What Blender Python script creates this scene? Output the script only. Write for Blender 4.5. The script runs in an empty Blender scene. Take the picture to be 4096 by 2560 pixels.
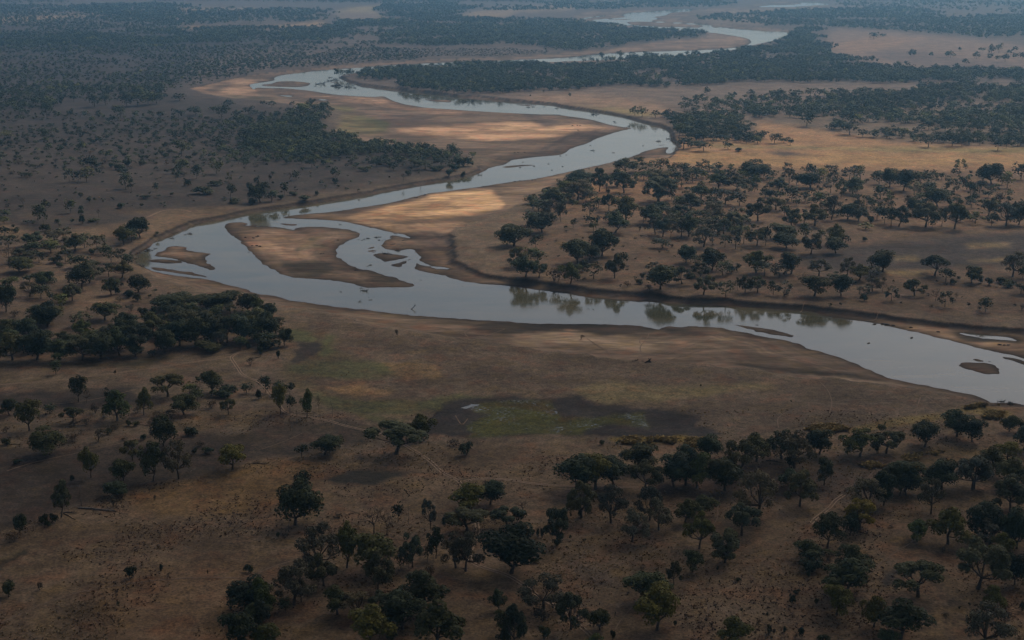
import bpy, math, random
import numpy as np
from mathutils import Vector

# ---------------------------------------------------------------- camera, sky, sun, exposure
scene = bpy.context.scene
C = scene.collection
FPX = 1422.0          # focal length in pixels of the 1024-wide frame
CAMH = 320.0          # metres above the plain (seen from a light aircraft)
PITCH = math.radians(14.584)
HORIZON = -50.0
cam_data = bpy.data.cameras.new("camera")
cam_data.sensor_width = 36.0
cam_data.lens = 36.0 * FPX / 1024.0
cam_data.clip_start = 1.0
cam_data.clip_end = 120000.0
cam = bpy.data.objects.new("camera", cam_data)
cam.location = (0, 0, CAMH)
cam.rotation_euler = (math.pi / 2 - PITCH, 0, 0)
C.objects.link(cam)
scene.camera = cam

SUN_EL, SUN_AZ = math.radians(46), math.radians(40)   # azimuth measured from +Y towards +X
world = bpy.data.worlds.new("World")
scene.world = world
world.use_nodes = True
wn = world.node_tree
wn.nodes.clear()
w_out = wn.nodes.new("ShaderNodeOutputWorld")
w_bg = wn.nodes.new("ShaderNodeBackground")
w_sky = wn.nodes.new("ShaderNodeTexSky")
w_sky.sky_type = 'NISHITA'
w_sky.sun_disc = False
w_sky.sun_elevation = SUN_EL
w_sky.sun_rotation = SUN_AZ
w_sky.air_density = 1.0
w_sky.dust_density = 6.0
w_sky.altitude = 500
w_bg.inputs['Strength'].default_value = 0.105
wn.links.new(w_sky.outputs[0], w_bg.inputs['Color'])
wn.links.new(w_bg.outputs[0], w_out.inputs['Surface'])

sun_data = bpy.data.lights.new("sun", 'SUN')
sun_data.energy = 2.5
sun_data.angle = math.radians(30)
sun_data.color = (1.0, 0.80, 0.58)
sun = bpy.data.objects.new("sun", sun_data)
sd = Vector((math.sin(SUN_AZ) * math.cos(SUN_EL), math.cos(SUN_AZ) * math.cos(SUN_EL), math.sin(SUN_EL)))
sun.rotation_euler = (-sd).to_track_quat('-Z', 'Y').to_euler()
C.objects.link(sun)

vs = scene.view_settings
vs.view_transform = 'Standard'
vs.look = 'None'
vs.exposure = -0.06
vs.gamma = 1.0
vs.use_curve_mapping = False
scene.cycles.max_bounces = 6
scene.cycles.diffuse_bounces = 2
scene.cycles.glossy_bounces = 2
scene.cycles.volume_bounces = 0
scene.cycles.use_denoising = True
scene.render.film_transparent = False
HAZE_DENSITY = 7.0e-5
HAZE_COLOR = (0.29, 0.63, 1.0)

# ---------------------------------------------------------------- picture <-> world
ST, CT = math.sin(PITCH), math.cos(PITCH)
FWD = np.array([0, CT, -ST]); UP = np.array([0, ST, CT])

def unproject(u, v, z=0.0):
    """pixel of the 1024x640 frame -> world x, y on the level z"""
    u = np.asarray(u, float); v = np.asarray(v, float)
    a = (u - 512.0); b = (320.0 - v)
    dx = a; dy = b * ST + FPX * CT; dz = b * CT - FPX * ST
    dz = np.minimum(dz, -1e-3)
    t = (z - CAMH) / dz
    return dx * t, dy * t

def project(x, y, z):
    dz = z - CAMH
    dep = y * CT - dz * ST
    up = y * ST + dz * CT
    dep = np.maximum(dep, 1e-3)
    return 512.0 + FPX * x / dep, 320.0 - FPX * up / dep, dep

def P(s):
    """'cr x y x y | cr x y ...' : points read off a 4x4 grid of enlargements -> frame pixels"""
    out = []
    for part in s.split('|'):
        t = part.split()
        if not t: continue
        c, r = int(t[0][0]), int(t[0][1])
        v = [float(q) for q in t[1:]]
        for i in range(0, len(v), 2):
            out.append((c * 256 + v[i] / 9.449, r * 160 + v[i + 1] / 9.449))
    return out

def TP(c, r, x, y):
    return c * 256 + x / 9.449, r * 160 + y / 9.449

# ---------------------------------------------------------------- numpy helpers
def vnoise(x, y, scale, seed=0):
    rs = np.random.RandomState(seed + 11)
    T = rs.rand(256, 256).astype(np.float32)
    gx = x / scale + 1000.37 + seed; gy = y / scale + 1000.11
    ix = np.floor(gx).astype(np.int64); iy = np.floor(gy).astype(np.int64)
    fx = gx - ix; fy = gy - iy
    fx = fx * fx * (3 - 2 * fx); fy = fy * fy * (3 - 2 * fy)
    a = T[ix % 256, iy % 256]; b = T[(ix + 1) % 256, iy % 256]
    c = T[ix % 256, (iy + 1) % 256]; d = T[(ix + 1) % 256, (iy + 1) % 256]
    return (a * (1 - fx) + b * fx) * (1 - fy) + (c * (1 - fx) + d * fx) * fy

def fbm(x, y, scale, seed=0, octv=4):
    s = 0; a = 1.0; n = 0
    for i in range(octv):
        s = s + a * vnoise(x, y, scale / 2 ** i, seed + i * 7); n += a; a *= .5
    return s / n

def smooth(t):
    t = np.clip(t, 0, 1)
    return t * t * (3 - 2 * t)

def seg_sd(px, py, poly, wid=None, margin=400.0):
    """signed distance (positive inside) of points to a closed polygon; only near its box"""
    poly = np.asarray(poly, float)
    lo = poly.min(0) - margin; hi = poly.max(0) + margin
    sel = np.where((px > lo[0]) & (px < hi[0]) & (py > lo[1]) & (py < hi[1]))[0]
    out = np.full(px.shape, -margin, np.float32)
    wout = np.full(px.shape, 20.0, np.float32)
    n = len(poly)
    for k in range(0, len(sel), 400000):
        s = sel[k:k + 400000]
        x = px[s].astype(np.float32); y = py[s].astype(np.float32)
        best = np.full(len(s), 1e18, np.float32); ins = np.zeros(len(s), bool)
        bw = np.full(len(s), 20.0, np.float32)
        for i in range(n):
            x0, y0 = poly[i]; x1, y1 = poly[(i + 1) % n]
            ex, ey = x1 - x0, y1 - y0
            L = ex * ex + ey * ey + 1e-9
            t = np.clip(((x - x0) * ex + (y - y0) * ey) / L, 0, 1)
            d = (x - x0 - t * ex) ** 2 + (y - y0 - t * ey) ** 2
            m = d < best
            best[m] = d[m]
            if wid is not None:
                bw[m] = (wid[i] * (1 - t) + wid[(i + 1) % n] * t)[m]
            if abs(ey) > 1e-9:
                c = ((y0 > y) != (y1 > y)) & (x < ex * (y - y0) / ey + x0)
                ins ^= c
        d = np.sqrt(best); d[~ins] *= -1
        out[s] = d; wout[s] = bw
    return (out, wout) if wid is not None else out

def inpoly(px, py, poly):
    ins = np.zeros(np.shape(px), bool)
    n = len(poly)
    for i in range(n):
        x0, y0 = poly[i]; x1, y1 = poly[(i + 1) % n]
        if y0 == y1: continue
        ins ^= ((y0 > py) != (y1 > py)) & (px < (x1 - x0) * (py - y0) / (y1 - y0) + x0)
    return ins

def tag(o, label=None, cat=None, group=None, kind=None):
    if label: o['label'] = label
    if cat: o['category'] = cat
    if group: o['group'] = group
    if kind: o['kind'] = kind
    return o

def mesh_np(name, V, F, mat=None, smoothf=False, attrs=None):
    """V (n,3), F (m,k) all faces with the same corner count"""
    me = bpy.data.meshes.new(name)
    V = np.ascontiguousarray(V, np.float32); F = np.ascontiguousarray(F, np.int32)
    k = F.shape[1]
    me.vertices.add(len(V)); me.vertices.foreach_set('co', V.ravel())
    me.loops.add(F.size); me.loops.foreach_set('vertex_index', F.ravel())
    me.polygons.add(len(F))
    me.polygons.foreach_set('loop_start', np.arange(0, F.size, k, dtype=np.int32))
    if smoothf: me.polygons.foreach_set('use_smooth', np.ones(len(F), bool))
    me.update(calc_edges=True)
    for an, (typ, dat) in (attrs or {}).items():
        a = me.attributes.new(an, typ, 'POINT')
        a.data.foreach_set('color' if typ == 'FLOAT_COLOR' else 'value', np.ascontiguousarray(dat, np.float32).ravel())
    if mat: me.materials.append(mat)
    return me

def link(name, me, parent=None):
    o = bpy.data.objects.new(name, me)
    C.objects.link(o)
    if parent: o.parent = parent
    return o
# ---------------------------------------------------------------- the river, read off the photograph
WATER = [P(s) for s in [
 # lower reach, western bend, both arms and the second reach up to the eastern bend
 """42 2200 1450 | 32 2419 798 2250 775 2100 785 2080 760 2030 735 1940 705 1870 690 1750 665 1600 635 1450 610 1300 580 1200 560 1130 540
 1060 515 1000 480 930 455 860 420 760 385 680 355 560 325 460 290 390 270 300 225 200 195 100 175 0 162 | 22 2300 140 2200 120 2060 95
 2000 75 1900 70 1700 55 1560 65 1480 55 1412 72 1400 90 1340 82 1260 68 1200 55 1000 48 800 42 600 38 400 35 200 28 0 20 | 12 2050 0 |
 11 1950 1505 1830 1496 1700 1480 1640 1482 1580 1476 1480 1470 1430 1456 1400 1462 1330 1450 1200 1438 1100 1425 1000 1410 900 1405 750 1385 600 1360
 450 1335 330 1325 220 1300 110 1278 40 1270 | 01 2419 1262 2370 1240 2300 1220 2200 1195 2100 1175 2000 1140 1900 1118 1800 1105 1700 1090
 1600 1080 1500 1065 1440 1060 1380 1030 1300 1000 1280 960 1285 900 1330 870 1390 840 1440 800 1500 750 1560 740 1650 700 1750 655 1830 625
 1870 610 2000 585 2100 568 2250 530 | 11 0 495 200 470 400 440 600 410 800 375 1000 345 1200 310 1400 270 1600 235 1800 200 2000 155 2080 135
 2150 110 2200 80 2260 60 2350 45 | 20 0 1510 100 1500 250 1480 450 1465 510 1440 560 1400 700 1360 800 1310 900 1275 1020 1240 1100 1222 1140 1210
 1050 1202 900 1175 800 1140 700 1120 600 1108 480 1090 350 1080 250 1080 0 1068 | 10 2200 1057 2000 1045 1800 1030 1600 1018 1500 1000 1400 985
 1300 955 1250 930 1215 908 1100 915 900 905 760 895 650 880 500 855 350 840 250 833 100 830 0 828 | 00 2400 850 2370 820 2350 800 2400 790 |
 10 60 780 180 760 170 740 200 720 300 705 500 680 700 662 900 648 1100 632 1200 622 1400 612 1300 645 1100 660 1000 668 950 690 830 700 780 735
 830 760 900 790 1000 820 1150 840 1300 860 1500 870 1700 890 1800 905 2000 935 2200 955 | 20 0 968 200 978 400 1003 520 1025 700 1048 900 1078
 1050 1108 1200 1152 1300 1178 1400 1200 1480 1245 1500 1290 1500 1340 1560 1370 1550 1410 1510 1450 1460 1450 1450 1420 1480 1390 1400 1395
 1250 1430 1150 1475 1050 1505 | 21 980 10 900 35 700 75 500 120 400 140 250 175 100 195 0 205 | 11 2200 240 1950 275 1800 295 1600 320 1450 360
 1250 410 1050 435 850 470 700 492 500 505 350 525 250 543 350 552 500 560 700 570 900 595 1050 630 1180 660 1320 692 1400 705 1470 742 1400 732
 1300 708 1270 722 1280 745 1220 760 1200 800 1195 830 1240 850 1350 862 1420 848 1480 842 1510 880 1555 910 1548 950 1590 985 1700 1008 1830 1030
 1700 1022 1570 990 1510 970 1480 1030 | 11 1500 1045 1700 1080 1900 1130 2100 1165 2419 1195 | 21 150 1215 400 1245 700 1290 1000 1322 1400 1348
 1800 1372 2100 1388 2419 1410 | 31 200 1420 400 1435 600 1480 760 1505 | 32 820 0 1000 30 1200 75 1400 120 1600 165 1800 215 2000 265 2200 310
 2419 360 | 42 2200 860""",
 # upstream: behind the big riverine wood and the far bend
 """10 1150 668 1200 628 1500 607 1900 588 2170 580 | 20 60 567 470 551 700 524 900 508 1100 498 1300 490 1500 485 1750 478 2000 465 2205 440 2270 400
 2240 365 2150 345 2000 320 1850 303 1700 290 1500 272 1300 262 1100 240 1000 228 900 218 820 208 740 190 870 180 1000 170 1090 162 1040 140
 1120 118 1300 112 1480 95 1560 82 1700 80 1700 105 1600 112 1480 122 1470 140 1400 150 1320 165 1400 178 1300 190 1330 202 1500 212 1700 222
 1810 230 1900 245 1950 257 2100 275 2300 290 | 30 0 300 200 305 190 350 100 372 0 395 | 20 2330 412 2270 428 2100 470 1800 504 1500 526
 1200 549 900 564 500 580 0 594 | 10 2000 606 1500 632 1350 650""",
 "20 630 186 700 166 850 151 870 144 880 150 700 174 670 191",
 "30 0 52 200 47 340 40 290 28 340 20 500 26 620 45 400 53 200 66 0 69 | 20 2200 70 2320 64",
 "20 1890 -4 1990 -2 2000 4 1900 4",
 "10 200 898 370 908 300 914", "10 570 936 690 942 640 950",
 "32 1770 122 1850 118 2000 136 2300 172 2390 205 2200 188 2000 168 1850 148",
 "11 1210 978 1400 938 1500 918 1510 926 1400 952 1240 986",
 "11 1370 1030 1400 1000 1440 955 1470 930 1482 936 1470 965 1420 1000 1400 1036",
 "01 2290 660 2330 650 2419 628 2419 640 2330 662",
]]
ISLANDS = [P(s) for s in [
 "22 2085 42 2200 56 2330 76 | 32 0 85 100 105 200 122 275 148 240 168 150 162 0 138 | 22 2300 105 2180 70",
 "32 1800 430 1820 405 1900 400 2050 405 2120 425 2170 460 2205 515 2100 510 1960 490 1850 460",
 "32 1930 372 1980 362 2040 388 1980 396",
 "32 2215 352 2300 362 2419 388 | 42 400 480 400 560 | 32 2419 428 2330 396",
 """01 1450 915 1460 885 1550 850 1600 815 1700 815 1790 830 1760 845 1850 872 2000 885 1950 900 1955 960 2000 1000 2045 1030 2000 1042 1900 1012
 1780 980 1650 928""",
 "01 1395 948 1500 938 1650 945 1760 975 1600 977 1450 967",
 "01 1420 1013 1550 1023 1700 1048 1850 1062 2015 1118 1900 1106 1700 1077 1500 1048",
 """01 2120 620 2150 595 2300 588 2350 605 2300 618 2350 622 2419 612 | 11 0 635 60 625 200 632 330 655 360 668 370 640 480 630 600 628 700 635
 800 648 880 655 980 700 940 735 850 780 790 810 760 850 755 910 800 955 880 990 960 1015 975 1035 1080 1045 1200 1085 1300 1110 1400 1150
 1500 1190 1400 1205 1200 1205 1030 1200 920 1165 800 1150 650 1130 500 1115 330 1105 240 1070 150 1030 60 970 0 915 | 01 2400 905 2350 860
 2290 790 2230 735 2150 670""",
 "11 1205 828 1225 765 1290 775 1400 805 1470 836 1380 853 1260 846",
 "11 1105 895 1150 882 1240 878 1380 897 1460 915 1300 950 1215 972 1140 930",
 "11 1050 836 1080 824 1130 820 1090 840", "11 1060 860 1110 850 1165 858 1120 866 1080 868", "11 1075 875 1180 856 1170 862 1110 876",
 "11 1245 990 1400 955 1475 932 1430 960 1370 1018 1290 1008",
 "11 215 600 300 600 400 612 350 622 270 618",
 "10 35 802 160 788 200 770 330 765 450 775 520 785 500 812 400 825 200 820 80 815",
 "10 1560 940 1700 942 1840 945 1850 970 1700 962",
 "10 640 770 720 775 790 780 740 785", "10 690 800 760 800 820 818 720 815",
 "20 1300 125 1400 116 1450 118 1380 128",
 "20 1060 200 1200 203 1300 206 1500 216 1700 230 1810 240 1800 262 1600 260 1400 254 1200 244 1110 234 1090 215",
 "20 850 185 1000 180 1100 178 1160 182 1050 188",
 "20 1870 248 1940 250 1960 262 1900 262",
 "20 0 982 100 988 250 1003 180 1006 60 995",
 "11 2310 68 2419 52 | 21 120 45 250 48 100 58 | 11 2380 76",
 "20 1370 1372 1460 1366 1400 1378",
]]
# the floodplain trough: edge of the plain with the width in metres of the slope down from it
LZ_S = [(11, "42 2200 330 | 32 2419 65 2000 35 1700 10 | 31 1500 1500 1300 1480 1050 1440 800 1405 500 1380 200 1360 0 1345 | 21 2000 1298 1600 1285 1300 1245 1000 1235 800 1210 500 1165 200 1120 0 1100 | 11 2230 1072 2130 1050"),
 (15, "11 2050 1005 1905 940 1925 840 1920 770 1880 710"),
 (35, "11 2000 640 2200 550 2419 480 | 21 130 430 260 400 300 330 440 260 560 170 700 110 900 50 1000 20 1150 -10"),
 (12, "20 1500 1490 1580 1430 1610 1380 1570 1330 1520 1285 1515 1220 1400 1165 1250 1140 1100 1090 900 1045 700 1015 520 992 400 965 200 948 0 937 | 10 2300 922 2100 900 1900 893 1700 878 1550 860 1400 838 1200 812 1000 785 900 755 800 732 800 710 900 690 980 680 1050 668 1500 644"),
 (12, "10 2000 618 | 20 0 606 500 592 1200 561 1800 516 2150 480 2300 425 2419 410 | 30 0 402 110 376 205 350 222 300 215 280"),
 (10, "20 2419 262 2200 240 2000 225 1800 212 1680 202"),
 (60, "20 1620 180 1700 150 1900 120 2100 100 2400 78 | 30 0 74 300 70 640 52 520 18 300 10 0 14"),
 (40, "20 2100 70 1700 72 1400 85 1000 95 700 105 560 140 580 190"),
 (25, "20 700 212 900 232 1100 258 1400 285 1700 300 1850 312 1800 345 1600 370 1400 385 1100 425 900 462 600 482"),
 (9, "20 300 505 0 522 | 10 2200 536 1900 546 1500 567 1200 580 900 600 600 630 300 662 0 692 | 00 2300 710 2100 750 1900 800 1760 825"),
 (60, "00 1740 850 1850 890 2100 930 2419 950 | 10 300 1000 600 1010 690 1050 660 1180 600 1220 700 1280 850 1330 1100 1370 1500 1420 1900 1460 2080 1485"),
 (11, "11 2090 60 2110 105 1900 150 1700 165 1500 195 1200 255 900 310 700 345 540 375 500 388 200 428 0 455 | 01 2250 485 2000 530 1850 555 1780 575 1650 630 1500 690 1400 740 1300 800 1262 850 1245 920"),
 (30, "01 1240 980 1290 1045 1400 1110 1600 1180 1900 1250 2200 1290 | 11 0 1330 200 1380 400 1420 800 1485"),
 (26, "12 900 30 1500 130 2100 200 | 22 0 260 700 350 1200 410 1900 450 2419 500 | 32 300 545 800 590 1300 640 1600 690 1850 735 2030 775"),
 (12, "32 2090 800 2419 815 | 42 2200 1620"),
]
LZ_PX, LZ_W = [], []
for w_, s_ in LZ_S:
    q = P(s_)
    LZ_PX += q; LZ_W += [w_] * len(q)
ZW = -5.0
def worldpoly(pts, z):
    a = np.array(pts, float)
    x, y = unproject(a[:, 0], a[:, 1], z)
    return np.stack([x, y], 1)
def chaikin(p, n=1):
    for _ in range(n):
        q = np.roll(p, -1, 0)
        p = np.stack([.8 * p + .2 * q, .2 * p + .8 * q], 1).reshape(-1, 2)
    return p
W_WORLD = [chaikin(worldpoly(p, ZW)) for p in WATER]
I_WORLD = [chaikin(worldpoly(p, ZW)) for p in ISLANDS]
LZ_WORLD = worldpoly(LZ_PX, 0.0)

MARSH_PX = P('''12 1660 900 1750 800 1950 735 2419 728 | 22 150 750 390 748 600 720 800 810 1150 835 1400 840 1600 890 1770 910 1700 1000 1880 1015
 1700 1100 1000 1110 700 1085 300 1075 | 12 2300 1110 1800 1080 1550 1070 1640 1000''')
MARSH_W = worldpoly(MARSH_PX, -1.0)
def terrain(x, y):
    """height, signed distance into water, trough factor, bank factor"""
    x = np.asarray(x, np.float64).ravel(); y = np.asarray(y, np.float64).ravel()
    wob = (fbm(x, y, 9.0, 3, 2) - .5) * 5.0 + (fbm(x, y, 40.0, 5, 2) - .5) * 5.0
    wob *= np.clip(1500.0 / np.maximum(y, 300), .25, 1.0)
    dw = np.full(x.shape, -400.0, np.float32)
    for p in W_WORLD: dw = np.maximum(dw, seg_sd(x, y, p))
    for p in I_WORLD: dw = np.minimum(dw, -seg_sd(x, y, p))
    dwn = dw + wob
    lz, lw = seg_sd(x, y, LZ_WORLD, LZ_W)
    bw = (fbm(x, y, 16.0, 8, 3) - .5) * 17.0
    t = smooth((lz + bw * np.clip(lw / 20, .4, 1)) / lw)
    t2 = smooth((dw + 9.0) / 9.0)
    tt = np.maximum(t, t2)
    plain = (fbm(x, y, 260.0, 21, 4) - .5) * 3.0 + (fbm(x, y, 30.0, 25, 3) - .5) * .5
    plain = np.maximum(plain, -1.4)
    mt = smooth(seg_sd(x, y, MARSH_W, margin=60.0) / 22.0)
    plain = plain * (1 - mt) - 1.15 * mt + mt * (fbm(x, y, 7.0, 71, 2) - .5) * .12
    dry = np.maximum(-dwn, 0)
    floor = ZW + .02 + np.minimum(dry * .035, 1.3) + (fbm(x * .5, y, 26.0, 31, 3) - .42) * np.minimum(dry * .04, 1.0)
    floor = np.where(dwn > 0, ZW - np.minimum(dwn * .12, 1.6), np.maximum(floor, ZW + .02 + np.minimum(dry * .012, .2)))
    z = plain * (1 - tt) + floor * tt
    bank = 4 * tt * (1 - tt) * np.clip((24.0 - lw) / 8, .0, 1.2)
    return z, dwn, tt, bank

def ground_at(x, y):
    return terrain(np.atleast_1d(x), np.atleast_1d(y))[0]

def place(us, vs_):
    """pixel positions -> world x, y, z on the terrain"""
    us = np.asarray(us, float); vs_ = np.asarray(vs_, float)
    z = np.zeros(len(us))
    for _ in range(3):
        x, y = unproject(us, vs_, z)
        z = terrain(x, y)[0]
    return x, y, z
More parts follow.
